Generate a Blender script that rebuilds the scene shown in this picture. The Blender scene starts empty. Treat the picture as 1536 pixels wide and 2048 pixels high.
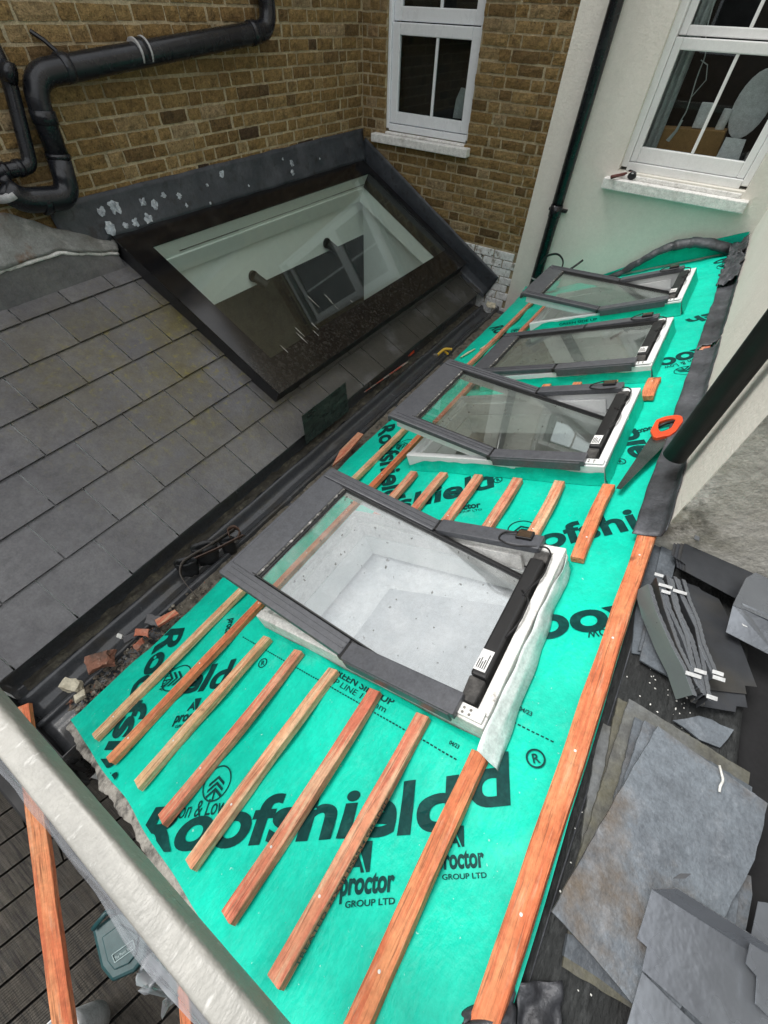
import bpy, bmesh, math, random
from mathutils import Vector, Matrix, noise
from math import radians, sin, cos, tan, pi
C = bpy.context.scene
random.seed(7)
rnd = random.uniform
LIFT = 4.3                       # the scene is built round the eye point, then raised so that the yard is at z = 0
# ---------------------------------------------------------------- camera
F, CX, CY = 836.0, 768.0, 1024.0
R = Matrix(((0.8331452493623225, 0.5522425906958239, 0.029951869500213425),
            (0.44236041139132015, -0.6329080595126706, -0.6354090451336114),
            (-0.33194315763198845, 0.5426375486689715, -0.7715946026741207)))
cd = bpy.data.cameras.new('camera'); cam = bpy.data.objects.new('camera', cd); C.collection.objects.link(cam)
cd.sensor_fit = 'HORIZONTAL'; cd.sensor_width = 36.0; cd.lens = F / 1536 * 36; cd.clip_start = .02; cd.clip_end = 500
rows = [R[0], -Vector(R[1]), -Vector(R[2])]
cam.matrix_world = Matrix([[rows[j][i] for j in range(3)] for i in range(3)]).to_4x4()
C.camera = cam
# ---------------------------------------------------------------- light: pale overcast sky and a very soft sun
SUN_EL, SUN_AZ = radians(60), radians(255)
w = bpy.data.worlds.new('World'); C.world = w; w.use_nodes = True
nt = w.node_tree; nt.nodes.clear()
wo = nt.nodes.new('ShaderNodeOutputWorld'); bg = nt.nodes.new('ShaderNodeBackground'); sky = nt.nodes.new('ShaderNodeTexSky')
sky.sky_type = 'NISHITA'; sky.sun_disc = False; sky.sun_elevation = SUN_EL; sky.sun_rotation = SUN_AZ; sky.air_density = 1.0; sky.dust_density = 2.5
hs = nt.nodes.new('ShaderNodeHueSaturation'); hs.inputs['Saturation'].default_value = .22
tcw = nt.nodes.new('ShaderNodeTexCoord'); nz = nt.nodes.new('ShaderNodeTexNoise'); nz.inputs['Scale'].default_value = 3.0; nz.inputs['Detail'].default_value = 5
cr = nt.nodes.new('ShaderNodeValToRGB'); cr.color_ramp.elements[0].position = .35; cr.color_ramp.elements[1].position = .68
cr.color_ramp.elements[0].color = (.62, .64, .67, 1); cr.color_ramp.elements[1].color = (1.25, 1.25, 1.25, 1)
mx = nt.nodes.new('ShaderNodeMix'); mx.data_type = 'RGBA'; mx.blend_type = 'MIX'; mx.inputs[0].default_value = .75
mm = nt.nodes.new('ShaderNodeVectorMath'); mm.operation = 'SCALE'; mm.inputs['Scale'].default_value = 8.5
nt.links.new(tcw.outputs['Generated'], nz.inputs['Vector']); nt.links.new(nz.outputs['Fac'], cr.inputs['Fac']); nt.links.new(cr.outputs['Color'], mm.inputs[0])
nt.links.new(sky.outputs['Color'], hs.inputs['Color']); nt.links.new(hs.outputs['Color'], mx.inputs[6]); nt.links.new(mm.outputs[0], mx.inputs[7])
nt.links.new(mx.outputs[2], bg.inputs['Color']); bg.inputs['Strength'].default_value = .115
nt.links.new(bg.outputs[0], wo.inputs[0])
sd = bpy.data.lights.new('sun', 'SUN'); so = bpy.data.objects.new('sun', sd); C.collection.objects.link(so)
sd.energy = 1.5; sd.angle = radians(22); sd.color = (1, .97, .93)
sdir = Vector((sin(SUN_AZ) * cos(SUN_EL), cos(SUN_AZ) * cos(SUN_EL), sin(SUN_EL)))
so.rotation_euler = sdir.to_track_quat('Z', 'Y').to_euler(); so.location = (0, 0, 8)
C.view_settings.view_transform = 'Standard'; C.view_settings.look = 'None'; C.view_settings.gamma = 1; C.view_settings.use_curve_mapping = False
C.view_settings.exposure = .92
# ---------------------------------------------------------------- measured planes
def ray(px, py): return R.transposed() @ Vector(((px - CX) / F, (py - CY) / F, 1))
def onx(px, py, X): d = ray(px, py); return d * (X / d.x)
def ony(px, py, Y): d = ray(px, py); return d * (Y / d.y)
def onz(px, py, Z): d = ray(px, py); return d * (Z / d.z)
XL, YB, XR = -3.394, 4.77, .352          # brick side wall, back walls, rendered side wall
GT = radians(25); GU = Vector((cos(GT), 0, sin(GT))); GN = Vector((-sin(GT), 0, cos(GT))); GK = -1.325 * cos(GT)
def G(u, y, h=0): return GU * u + Vector((0, y, 0)) + GN * (GK + h)      # the green roof: u up the slope, y along, h above
def gpx(px, py, h=0):
    d = ray(px, py); p = d * ((GK + h) / d.dot(GN)); return p.dot(GU), p.y
ST = radians(27); SD = Vector((cos(ST), 0, -sin(ST))); SN = Vector((sin(ST), 0, cos(ST))); S0 = Vector((XL, 0, -1.2))
def S(u, y, h=0): return S0 + SD * u + Vector((0, y, 0)) + SN * h        # the slate roof: u down the slope
def W(x, y, z): return Vector((x, y, z))
def nse(*a): return noise.noise(Vector(a))
# ---------------------------------------------------------------- materials
MATS = {}
def mat(name, col, rough=.6, metal=0, layers=(), bump=(), spec=.5, rand=True, attr=None, attr_cols=None, grain=.22, gs=130, tone=0):
    m = bpy.data.materials.new(name); m.use_nodes = True; t = m.node_tree; N = t.nodes; Lk = t.links
    p = N['Principled BSDF']; p.inputs['Roughness'].default_value = rough; p.inputs['Metallic'].default_value = metal
    p.inputs['Specular IOR Level'].default_value = spec
    tc = N.new('ShaderNodeTexCoord'); vec = tc.outputs['Object']
    if rand:
        oi = N.new('ShaderNodeObjectInfo'); sc = N.new('ShaderNodeMath'); sc.operation = 'MULTIPLY'; sc.inputs[1].default_value = 37.0
        Lk.new(oi.outputs['Random'], sc.inputs[0]); ad = N.new('ShaderNodeVectorMath'); ad.operation = 'ADD'
        Lk.new(vec, ad.inputs[0]); Lk.new(sc.outputs[0], ad.inputs[1]); vec = ad.outputs[0]
    def noi(scale, detail=4, st=None, rgh=.6):
        v = vec
        if st:
            mp = N.new('ShaderNodeMapping'); mp.inputs['Scale'].default_value = st; Lk.new(v, mp.inputs['Vector']); v = mp.outputs[0]
        n = N.new('ShaderNodeTexNoise'); n.inputs['Scale'].default_value = scale; n.inputs['Detail'].default_value = detail; n.inputs['Roughness'].default_value = rgh
        Lk.new(v, n.inputs['Vector']); return n.outputs['Fac']
    def ramp(fac, lo, hi):
        mr = N.new('ShaderNodeMapRange'); mr.inputs['From Min'].default_value = lo; mr.inputs['From Max'].default_value = hi
        Lk.new(fac, mr.inputs['Value']); return mr.outputs[0]
    cur = None
    if attr:
        a = N.new('ShaderNodeAttribute'); a.attribute_name = attr
        r = N.new('ShaderNodeValToRGB'); e = r.color_ramp.elements
        for i, (ps, cc) in enumerate(attr_cols):
            if i < 2: e[i].position = ps; e[i].color = (*cc, 1)
            else:
                k = e.new(ps); k.color = (*cc, 1)
        Lk.new(a.outputs['Fac'], r.inputs['Fac']); cur = r.outputs['Color']
    def src(x, sock):
        if cur is None: sock.default_value = (*col, 1)
        else: Lk.new(cur, sock)
    for L in layers:
        fac = ramp(noi(L.get('s', 5), L.get('d', 4), L.get('st'), L.get('r', .6)), L.get('lo', .4), L.get('hi', .6))
        if 'z' in L:      # limit the layer to a band of one object axis: (axis, a, b) rises from a to b
            for ax, a0, b0 in L['z']:
                sx = N.new('ShaderNodeSeparateXYZ'); Lk.new(tc.outputs['Object'], sx.inputs[0])
                mu = N.new('ShaderNodeMath'); mu.operation = 'MULTIPLY'; Lk.new(fac, mu.inputs[0]); Lk.new(ramp(sx.outputs['XYZ'.index(ax)], a0, b0), mu.inputs[1]); fac = mu.outputs[0]
        if 'f' in L:
            mu = N.new('ShaderNodeMath'); mu.operation = 'MULTIPLY'; Lk.new(fac, mu.inputs[0]); mu.inputs[1].default_value = L['f']; fac = mu.outputs[0]
        x = N.new('ShaderNodeMix'); x.data_type = 'RGBA'; Lk.new(fac, x.inputs[0]); src(None, x.inputs[6]); x.inputs[7].default_value = (*L['c'], 1); cur = x.outputs[2]
    if grain:
        if cur is None:
            rg = N.new('ShaderNodeRGB'); rg.outputs[0].default_value = (*col, 1); cur = rg.outputs[0]
        n1, n2 = noi(gs, 3), noi(gs * .27, 4); av = N.new('ShaderNodeMath'); av.operation = 'ADD'; Lk.new(n1, av.inputs[0]); Lk.new(n2, av.inputs[1])
        gm = N.new('ShaderNodeMapRange'); gm.inputs['From Min'].default_value = .7; gm.inputs['From Max'].default_value = 1.3; gm.inputs['To Min'].default_value = 1 - grain; gm.inputs['To Max'].default_value = 1 + grain; Lk.new(av.outputs[0], gm.inputs['Value']); gv = gm.outputs[0]
        if tone:
            ta = N.new('ShaderNodeAttribute'); ta.attribute_name = 'tone'; tm_ = N.new('ShaderNodeMapRange'); tm_.inputs['To Min'].default_value = 1 - tone; tm_.inputs['To Max'].default_value = 1 + tone; Lk.new(ta.outputs['Fac'], tm_.inputs['Value'])
            mu = N.new('ShaderNodeMath'); mu.operation = 'MULTIPLY'; Lk.new(gv, mu.inputs[0]); Lk.new(tm_.outputs[0], mu.inputs[1]); gv = mu.outputs[0]
        vs_ = N.new('ShaderNodeVectorMath'); vs_.operation = 'SCALE'; Lk.new(cur, vs_.inputs[0]); Lk.new(gv, vs_.inputs['Scale']); cur = vs_.outputs[0]
    if cur is None: p.inputs['Base Color'].default_value = (*col, 1)
    else: Lk.new(cur, p.inputs['Base Color'])
    last = None
    for s_, str_, st_ in bump:
        b = N.new('ShaderNodeBump'); b.inputs['Strength'].default_value = str_; b.inputs['Distance'].default_value = .01
        Lk.new(noi(s_, 5, st_), b.inputs['Height'])
        if last: Lk.new(last, b.inputs['Normal'])
        last = b.outputs[0]
    if last: Lk.new(last, p.inputs['Normal'])
    if rough > .12:
        f = ramp(noi(9, 3), .2, .8); mr = N.new('ShaderNodeMapRange'); mr.inputs['To Min'].default_value = max(.05, rough - .12); mr.inputs['To Max'].default_value = min(1, rough + .12)
        Lk.new(f, mr.inputs['Value']); Lk.new(mr.outputs[0], p.inputs['Roughness'])
    MATS[name] = m; return m
def glass(name, tint, refl, dirt=0.0, dirtcol=(.5, .5, .48), ds=6):
    m = bpy.data.materials.new(name); m.use_nodes = True; t = m.node_tree; N = t.nodes; Lk = t.links; N.remove(N['Principled BSDF'])
    out = N['Material Output']; tr = N.new('ShaderNodeBsdfTransparent'); tr.inputs[0].default_value = (*tint, 1)
    gl = N.new('ShaderNodeBsdfGlossy'); gl.inputs['Roughness'].default_value = .015; gl.inputs[0].default_value = (.93, .97, .97, 1)
    lw = N.new('ShaderNodeLayerWeight'); lw.inputs['Blend'].default_value = .5; fr = N.new('ShaderNodeMath'); fr.operation = 'POWER'; fr.inputs[1].default_value = 4.0; Lk.new(lw.outputs['Facing'], fr.inputs[0])
    mr = N.new('ShaderNodeMapRange'); mr.inputs['To Min'].default_value = refl; mr.inputs['To Max'].default_value = .9
    Lk.new(fr.outputs[0], mr.inputs['Value'])
    mx = N.new('ShaderNodeMixShader'); Lk.new(mr.outputs[0], mx.inputs[0]); Lk.new(tr.outputs[0], mx.inputs[1]); Lk.new(gl.outputs[0], mx.inputs[2]); cur = mx
    if dirt:
        df = N.new('ShaderNodeBsdfDiffuse'); df.inputs[0].default_value = (*dirtcol, 1); tc = N.new('ShaderNodeTexCoord')
        n = N.new('ShaderNodeTexNoise'); n.inputs['Scale'].default_value = ds; n.inputs['Detail'].default_value = 8; n.inputs['Roughness'].default_value = .7; Lk.new(tc.outputs['Object'], n.inputs['Vector'])
        r2 = N.new('ShaderNodeMapRange'); r2.inputs['From Min'].default_value = .45; r2.inputs['From Max'].default_value = .75; r2.inputs['To Min'].default_value = dirt * .25; r2.inputs['To Max'].default_value = dirt
        Lk.new(n.outputs['Fac'], r2.inputs['Value']); m2 = N.new('ShaderNodeMixShader'); Lk.new(r2.outputs[0], m2.inputs[0]); Lk.new(mx.outputs[0], m2.inputs[1]); Lk.new(df.outputs[0], m2.inputs[2]); cur = m2
    if dirt > .08:
        sp_n = N.new('ShaderNodeTexNoise'); sp_n.inputs['Scale'].default_value = 42; sp_n.inputs['Detail'].default_value = 2; Lk.new(tc.outputs['Object'], sp_n.inputs['Vector'])
        r3 = N.new('ShaderNodeMapRange'); r3.inputs['From Min'].default_value = .715; r3.inputs['From Max'].default_value = .74; r3.inputs['To Max'].default_value = .75; Lk.new(sp_n.outputs['Fac'], r3.inputs['Value'])
        dk = N.new('ShaderNodeBsdfDiffuse'); dk.inputs[0].default_value = (.12, .12, .11, 1); m3 = N.new('ShaderNodeMixShader'); Lk.new(r3.outputs[0], m3.inputs[0]); Lk.new(cur.outputs[0], m3.inputs[1]); Lk.new(dk.outputs[0], m3.inputs[2]); cur = m3
    Lk.new(cur.outputs[0], out.inputs[0]); MATS[name] = m; return m

BRK = [(0, (.045, .03, .02)), (1, (.3, .2, .1)), (.1, (.08, .052, .028)), (.3, (.175, .112, .046)), (.5, (.22, .143, .056)), (.72, (.26, .178, .078)), (.88, (.28, .21, .12))]
brick_m = mat('stock_brick', (.1, .06, .03), .9, attr='tone', attr_cols=BRK, rand=False,
    layers=[dict(c=(.03, .023, .017), s=11, lo=.52, hi=.72, d=9, r=.72, f=.85), dict(c=(.25, .16, .07), s=22, lo=.58, hi=.75, d=8, f=.6), dict(c=(.02, .016, .012), s=60, lo=.6, hi=.7, f=.8)], bump=[(45, 1, None), (160, .7, None)], spec=.2, grain=.45, gs=110)
mortar_m = mat('brick_mortar', (.40, .335, .215), .95, layers=[dict(c=(.28, .23, .145), s=6, lo=.45, hi=.65), dict(c=(.32, .28, .19), s=16, lo=.55, hi=.7)], bump=[(90, .8, None)], rand=False, spec=.2, grain=.3)
render_m = mat('painted_render', (.74, .715, .655), .8, layers=[dict(c=(.6, .575, .51), s=1.6, lo=.42, hi=.75, d=8, f=.5), dict(c=(.45, .42, .36), s=9, lo=.66, hi=.8, d=9, f=.4)], bump=[(55, .35, None), (7, .3, None)], rand=False, spec=.3, grain=.05)
stain_m = mat('stained_render', (.68, .66, .60), .85, layers=[dict(c=(.16, .15, .085), s=5, lo=.42, hi=.62, d=10, r=.75, z=[('X', .36, .02)], f=.9), dict(c=(.05, .05, .035), s=9, lo=.5, hi=.62, d=10, r=.75, z=[('X', .2, .0)]), dict(c=(.52, .51, .45), s=3, lo=.4, hi=.65)], bump=[(30, .6, None)], rand=False)
white_m = mat('white_paint', (.78, .79, .79), .4, grain=.05, layers=[dict(c=(.6, .6, .58), s=5, lo=.6, hi=.8, f=.6)])
worn_m = mat('worn_white_paint', (.76, .75, .72), .55, layers=[dict(c=(.42, .4, .36), s=12, lo=.58, hi=.72, d=8, f=.8), dict(c=(.14, .12, .1), s=26, lo=.67, hi=.74, d=8, f=.8)], bump=[(30, .3, None)])
upvc_m = mat('white_frame_plastic', (.76, .79, .82), .3, grain=.03)
sill_m = mat('painted_stone', (.74, .735, .715), .7, layers=[dict(c=(.5, .48, .45), s=10, lo=.55, hi=.7, d=8, f=.8), dict(c=(.2, .18, .17), s=30, lo=.66, hi=.75, d=8, f=.7)], bump=[(40, .5, None)])
slate_m = mat('fibre_slate', (.108, .106, .112), .42, layers=[dict(c=(.148, .147, .152), s=4, lo=.4, hi=.72, d=8), dict(c=(.07, .07, .074), s=9, lo=.55, hi=.8, d=9, f=.7),
    dict(c=(.115, .095, .028), s=2.1, lo=.38, hi=.66, d=7, r=.65, z=[('X', .05, .5), ('X', 1.75, 1.15), ('Y', -1.7, -.9), ('Y', .9, -.1)], f=.9), dict(c=(.27, .27, .28), s=9, lo=.62, hi=.78, d=10, r=.75, f=.6), dict(c=(.2, .175, .04), s=26, lo=.55, hi=.66, d=8, z=[('X', .05, .5), ('X', 1.75, 1.15), ('Y', -1.9, -.6), ('Y', .9, -.1)], f=.7), dict(c=(.03, .028, .02), s=3, lo=.25, hi=.5, z=[('X', 1.22, 1.42), ('Y', -.7, .5)], f=.85)], bump=[(70, .35, None), (12, .3, None)], rand=False, grain=.22, gs=90, tone=.09)
dirty_slate_m = mat('dark_wet_slate', (.045, .044, .044), .5, layers=[dict(c=(.09, .085, .08), s=11, lo=.5, hi=.72, d=8), dict(c=(.015, .014, .013), s=5, lo=.5, hi=.7)], bump=[(60, .3, None)], rand=False)
frit_m = mat('black_glass_border', (.006, .006, .007), .12, layers=[dict(c=(.09, .085, .075), s=38, lo=.47, hi=.75, d=10, r=.75, z=[('X', .30, .62)], f=.6), dict(c=(.03, .028, .025), s=5, lo=.5, hi=.8, f=.6)], rand=False)
kerb_m = mat('black_kerb', (.02, .02, .022), .5, bump=[(20, .2, None)])
lead_m = mat('lead_sheet', (.06, .064, .072), .48, metal=.25, layers=[dict(c=(.12, .125, .14), s=7, lo=.45, hi=.7, d=8), dict(c=(.025, .025, .028), s=4, lo=.5, hi=.7), dict(c=(.3, .31, .33), s=20, lo=.66, hi=.76, d=8, f=.6)], bump=[(9, .8, None), (40, .4, None)])
flash_m = mat('painted_flashing', (.032, .037, .045), .5, layers=[dict(c=(.06, .065, .075), s=5, lo=.45, hi=.7, d=8), dict(c=(.018, .018, .02), s=14, lo=.55, hi=.7)], bump=[(18, .5, None)])
peel_m = mat('peeled_pale_patch', (.4, .44, .48), .7, layers=[dict(c=(.16, .18, .2), s=30, lo=.45, hi=.65, d=8), dict(c=(.62, .64, .65), s=50, lo=.55, hi=.7)], bump=[(50, .8, None)])
pipe_m = mat('black_plastic', (.009, .010, .013), .26, layers=[dict(c=(.03, .033, .038), s=5, lo=.5, hi=.8, d=6, f=.6)], spec=.42)
matt_black_m = mat('matt_black', (.008, .008, .009), .55)
rim_m = mat('pipe_rim_scrape', (.4, .4, .4), .4)
gutter_m = mat('black_valley_liner', (.055, .058, .063), .2, layers=[dict(c=(.055, .05, .042), s=4, lo=.5, hi=.7, d=8), dict(c=(.16, .165, .175), s=2.5, lo=.58, hi=.75, d=6, f=.6)], bump=[(6, .3, None)], rand=False)
muck_m = mat('gutter_muck', (.05, .045, .035), .8, layers=[dict(c=(.125, .115, .08), s=14, lo=.5, hi=.65, d=10, r=.75), dict(c=(.2, .2, .19), s=30, lo=.7, hi=.75, d=4)], bump=[(35, 1.2, None)])
dirt_m = mat('brown_dirt', (.13, .115, .09), .8, layers=[dict(c=(.2, .18, .145), s=10, lo=.45, hi=.65, d=10), dict(c=(.05, .045, .036), s=22, lo=.5, hi=.65)], bump=[(40, .9, None)])
green_m = mat('green_membrane', (.002, .61, .435), .5, layers=[dict(c=(.001, .46, .33), s=2.6, lo=.38, hi=.7, d=9, r=.65), dict(c=(.01, .66, .48), s=7, lo=.58, hi=.8, d=8, f=.5), dict(c=(.18, .60, .48), s=5, lo=.56, hi=.78, d=12, r=.8, f=.45), dict(c=(.5, .72, .64), s=75, lo=.70, hi=.74, d=3, f=.6), dict(c=(.02, .2, .14), s=11, lo=.62, hi=.8, d=12, r=.8, f=.5)], bump=[(4, .9, (1, .6, 1)), (16, .5, (1, .35, 1)), (60, .2, None)], rand=False, spec=.25, grain=.10, gs=70)
ink_m = mat('print_ink', (.004, .045, .042), .55, spec=.12, layers=[dict(c=(.012, .10, .085), s=25, lo=.5, hi=.75, d=6, f=.6)], rand=False)
def wood(name, a, b, c):
    return mat(name, a, .75, layers=[dict(c=b, s=3, lo=.42, hi=.62, d=6, st=(5, 1.1, 5), f=.95), dict(c=c, s=6, lo=.48, hi=.62, d=7, st=(11, .6, 11), f=.8), dict(c=(.17, .055, .025), s=9, lo=.55, hi=.66, d=5, st=(22, .9, 22), f=.65), dict(c=(.74, .5, .32), s=5, lo=.56, hi=.68, d=8, st=(14, 1.6, 14), f=.38), dict(c=(.1, .04, .02), s=9, lo=.72, hi=.76, d=2, f=.8)], bump=[(12, .8, (10, .5, 10))], grain=.2, gs=70)
wood_red = wood('treated_red_batten', (.58, .165, .095), (.66, .27, .15), (.66, .42, .26))
wood_mid = wood('treated_batten', (.62, .24, .13), (.70, .38, .21), (.74, .52, .32))
wood_pale = wood('pale_batten', (.66, .41, .21), (.64, .30, .15), (.78, .57, .35))
wood_orange = wood('orange_batten', (.66, .185, .075), (.70, .29, .13), (.54, .13, .055))
alu_m = mat('grey_coated_aluminium', (.08, .084, .095), .42, layers=[dict(c=(.085, .088, .097), s=6, lo=.4, hi=.7)], spec=.5)
gask_m = mat('black_gasket', (.012, .012, .013), .5)
grime_m = mat('grimy_seal', (.12, .12, .11), .7, layers=[dict(c=(.45, .44, .42), s=40, lo=.52, hi=.6, d=8), dict(c=(.02, .02, .02), s=60, lo=.5, hi=.6)])
foam_m = mat('dark_foam', (.05, .048, .046), .9, layers=[dict(c=(.1, .095, .09), s=20, lo=.5, hi=.7)], bump=[(30, 1, None)])
sticker_m = mat('white_sticker', (.78, .78, .77), .5)
mini_ink_m = mat('sticker_print', (.05, .05, .05), .6)
solar_m = mat('brown_solar_cell', (.06, .04, .025), .3)
film_m = mat('white_film', (.72, .8, .78), .35, bump=[(9, .5, None)])
reveal_m = mat('white_lining', (.76, .77, .78), .5, layers=[dict(c=(.6, .6, .6), s=5, lo=.55, hi=.8)])
sheet_m = mat('pale_reflection_sheet', (.86, .87, .89), .6, layers=[dict(c=(.72, .74, .77), s=4, lo=.4, hi=.65, d=7), dict(c=(.9, .9, .9), s=9, lo=.55, hi=.75, d=8)])  # pale tone stands in for the sky mirrored in the nearest pane
sheet2_m = mat('grey_reflection_sheet', (.5, .52, .55), .6, layers=[dict(c=(.62, .63, .66), s=5, lo=.4, hi=.7, d=7)])  # greyer tone stands in for the darker outline reflected in that pane
plaster_m = mat('interior_plaster', (.80, .83, .81), .9, rand=False, grain=.04)
bright_plaster_m = mat('white_wall_paint', (.88, .91, .89), .9, rand=False, grain=.03)
floor_m = mat('interior_floor', (.3, .29, .27), .6)
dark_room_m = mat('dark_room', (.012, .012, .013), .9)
felt_m = mat('mineral_felt', (.022, .024, .024), .85, layers=[dict(c=(.05, .053, .053), s=60, lo=.5, hi=.68, d=6, st=(1, .4, 1)), dict(c=(.012, .012, .012), s=4, lo=.5, hi=.7)], bump=[(70, 1, (1, .4, 1))], rand=False)
def slate_stone(name, k, rust):
    return mat(name, (.165 * k, .19 * k, .215 * k), .55, layers=[dict(c=(.105 * k, .118 * k, .135 * k), s=5, lo=.42, hi=.66, d=9, r=.7), dict(c=(.26 * k, .28 * k, .305 * k), s=9, lo=.55, hi=.75, d=9, r=.7),
        dict(c=(.13, .09, .05), s=3.2, lo=.53, hi=.68, d=9, r=.68, f=rust), dict(c=(.5, .48, .45), s=24, lo=.70, hi=.78, d=8, f=.6), dict(c=(.03, .03, .03), s=34, lo=.72, hi=.76, f=.8)], bump=[(9, .7, None), (60, .4, None)])
nat_slate = slate_stone('reclaimed_slate', .98, .75); nat_slate_d = slate_stone('dark_reclaimed_slate', .7, .3)
moss_slate = mat('mossy_slate', (.14, .148, .15), .6, layers=[dict(c=(.11, .105, .075), s=4, lo=.4, hi=.6, d=9), dict(c=(.07, .07, .07), s=9, lo=.5, hi=.7)], bump=[(25, .6, None)])
tray_m = mat('grey_flashing_metal', (.27, .29, .315), .27, grain=.03, metal=.6, layers=[dict(c=(.21, .225, .25), s=3, lo=.4, hi=.7)], bump=[(4, .5, None)])
tray_g = mat('green_grey_flashing_metal', (.17, .21, .2), .34, grain=.03, metal=.3, layers=[dict(c=(.15, .165, .18), s=3, lo=.4, hi=.7)])
tray_d = mat('dark_flashing_metal', (.075, .08, .09), .34, grain=.06, metal=.4, layers=[dict(c=(.09, .085, .075), s=5, lo=.5, hi=.75, d=8), dict(c=(.035, .038, .042), s=3, lo=.45, hi=.7)])
tape_m = mat('white_tape', (.55, .56, .56), .5)
poly_m = mat('cream_polythene', (.40, .39, .355), .38, layers=[dict(c=(.29, .285, .26), s=4, lo=.42, hi=.68, d=8, st=(1, 2, 2)), dict(c=(.62, .61, .58), s=30, lo=.6, hi=.7, d=8, st=(2.5, 1, 1), f=.6)], bump=[(10, .35, (1, 2, 2)), (40, .3, (2.5, 1, 1))], grain=.06)
skirt_m = bpy.data.materials.new('clear_polythene'); skirt_m.use_nodes = True
_n = skirt_m.node_tree; _p = _n.nodes['Principled BSDF']; _p.inputs['Base Color'].default_value = (.42, .44, .47, 1); _p.inputs['Roughness'].default_value = .2; _p.inputs['Alpha'].default_value = .5
_t = _n.nodes.new('ShaderNodeTexNoise'); _t.inputs['Scale'].default_value = 9; _b = _n.nodes.new('ShaderNodeBump'); _b.inputs['Strength'].default_value = .6; _n.links.new(_t.outputs[0], _b.inputs['Height']); _n.links.new(_b.outputs[0], _p.inputs['Normal'])
deck_m = mat('weathered_deck', (.05, .043, .034), .8, grain=.3, layers=[dict(c=(.085, .076, .062), s=4, lo=.45, hi=.7, d=8, st=(.6, 6, 1)), dict(c=(.015, .014, .013), s=8, lo=.5, hi=.65, d=8, st=(.4, 9, 1))], bump=[(9, 1, (.5, 9, 1))])
deck2_m = mat('brown_deck', (.03, .022, .014), .8, layers=[dict(c=(.06, .045, .028), s=5, lo=.45, hi=.7, d=8)], bump=[(20, 1, None)])
ground_m = mat('dark_yard', (.02, .02, .019), .9, layers=[dict(c=(.04, .038, .034), s=3, lo=.4, hi=.7)], bump=[(20, 1, None)])
bin_m = mat('green_plastic', (.018, .07, .075), .38)
bin_print_m = mat('pale_bin_print', (.35, .45, .45), .5)
mort_edge_m = mat('verge_mortar', (.36, .34, .3), .95, layers=[dict(c=(.1, .095, .085), s=14, lo=.48, hi=.62, d=9, r=.7), dict(c=(.62, .6, .56), s=20, lo=.6, hi=.7, d=8)], bump=[(40, 1.2, None)])
red_brick = mat('broken_red_brick', (.28, .13, .085), .9, layers=[dict(c=(.1, .07, .055), s=12, lo=.45, hi=.65, d=8), dict(c=(.5, .36, .28), s=20, lo=.6, hi=.72)], bump=[(40, .8, None)])
terra_m = mat('terracotta', (.5, .17, .1), .8, layers=[dict(c=(.55, .3, .22), s=14, lo=.5, hi=.7)], bump=[(30, .5, None)])
cream_stone = mat('cream_stone', (.62, .57, .44), .85, layers=[dict(c=(.4, .36, .26), s=14, lo=.5, hi=.7)], bump=[(30, .9, None)])
rubble_m = mat('rubble', (.13, .11, .085), .9, grain=.4, layers=[dict(c=(.36, .33, .27), s=22, lo=.54, hi=.64), dict(c=(.3, .13, .08), s=16, lo=.6, hi=.66), dict(c=(.045, .04, .034), s=26, lo=.5, hi=.7)], bump=[(60, 1, None)])
leather_m = mat('black_leather', (.014, .015, .016), .45, layers=[dict(c=(.04, .045, .048), s=14, lo=.5, hi=.75)], bump=[(25, .6, None)])
brown_leather = mat('brown_leather', (.09, .05, .035), .55, bump=[(25, .6, None)])
tan_leather = mat('grey_brown_strap', (.1, .085, .075), .6, bump=[(25, .6, None)])
saw_or = mat('orange_handle_plastic', (.72, .075, .02), .4)
saw_bl = mat('saw_blade_steel', (.14, .17, .165), .22, metal=.75, layers=[dict(c=(.05, .09, .08), s=6, lo=.45, hi=.7)])  # green in the colour stands in for what the steel reflects
glass_green = mat('greenish_wet_slate', (.035, .055, .048), .28, layers=[dict(c=(.07, .1, .085), s=6, lo=.45, hi=.7, d=9, st=(1, 1, 3)), dict(c=(.015, .02, .018), s=10, lo=.5, hi=.7, st=(1, 1, 3))], bump=[(20, .4, None)])
yellow_m = mat('yellow_plastic', (.65, .42, .03), .5); steel_m = mat('dull_steel', (.25, .24, .22), .4, metal=.6)
rust_handle = mat('worn_red_handle', (.12, .035, .03), .6); iron_m = mat('dark_iron', (.02, .02, .022), .45, metal=.3)
cloth_m = mat('grey_curtain', (.42, .46, .45), .9, bump=[(6, 1, (8, 8, .3))]); card_m = mat('cardboard', (.3, .17, .06), .85); paper_m = mat('white_paper', (.72, .73, .74), .7)
streak_m = mat('dried_streaks', (.36, .36, .33), .8, layers=[dict(c=(.1, .1, .09), s=60, lo=.5, hi=.6)]); crumb_m = mat('white_crumbs', (.7, .7, .66), .7); foamfill_m = mat('dried_foam', (.62, .6, .42), .8, bump=[(50, 1, None)])
whitebrick_m = mat('flaking_white_brick', (.68, .69, .69), .8, layers=[dict(c=(.3, .27, .23), s=16, lo=.55, hi=.66, d=9), dict(c=(.08, .07, .06), s=30, lo=.62, hi=.7)], bump=[(14, 1.2, None), (60, .5, None)], rand=False)
conc_m = mat('grey_flat_roof', (.2, .205, .195), .7, layers=[dict(c=(.11, .105, .09), s=4, lo=.45, hi=.65, d=9), dict(c=(.33, .33, .31), s=9, lo=.55, hi=.72, d=8), dict(c=(.13, .08, .05), s=5, lo=.6, hi=.7)], bump=[(30, .6, None)])
limew_m = mat('white_mortar', (.66, .66, .63), .9, layers=[dict(c=(.25, .24, .22), s=20, lo=.6, hi=.7, d=8)], bump=[(40, 1, None)])
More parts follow.
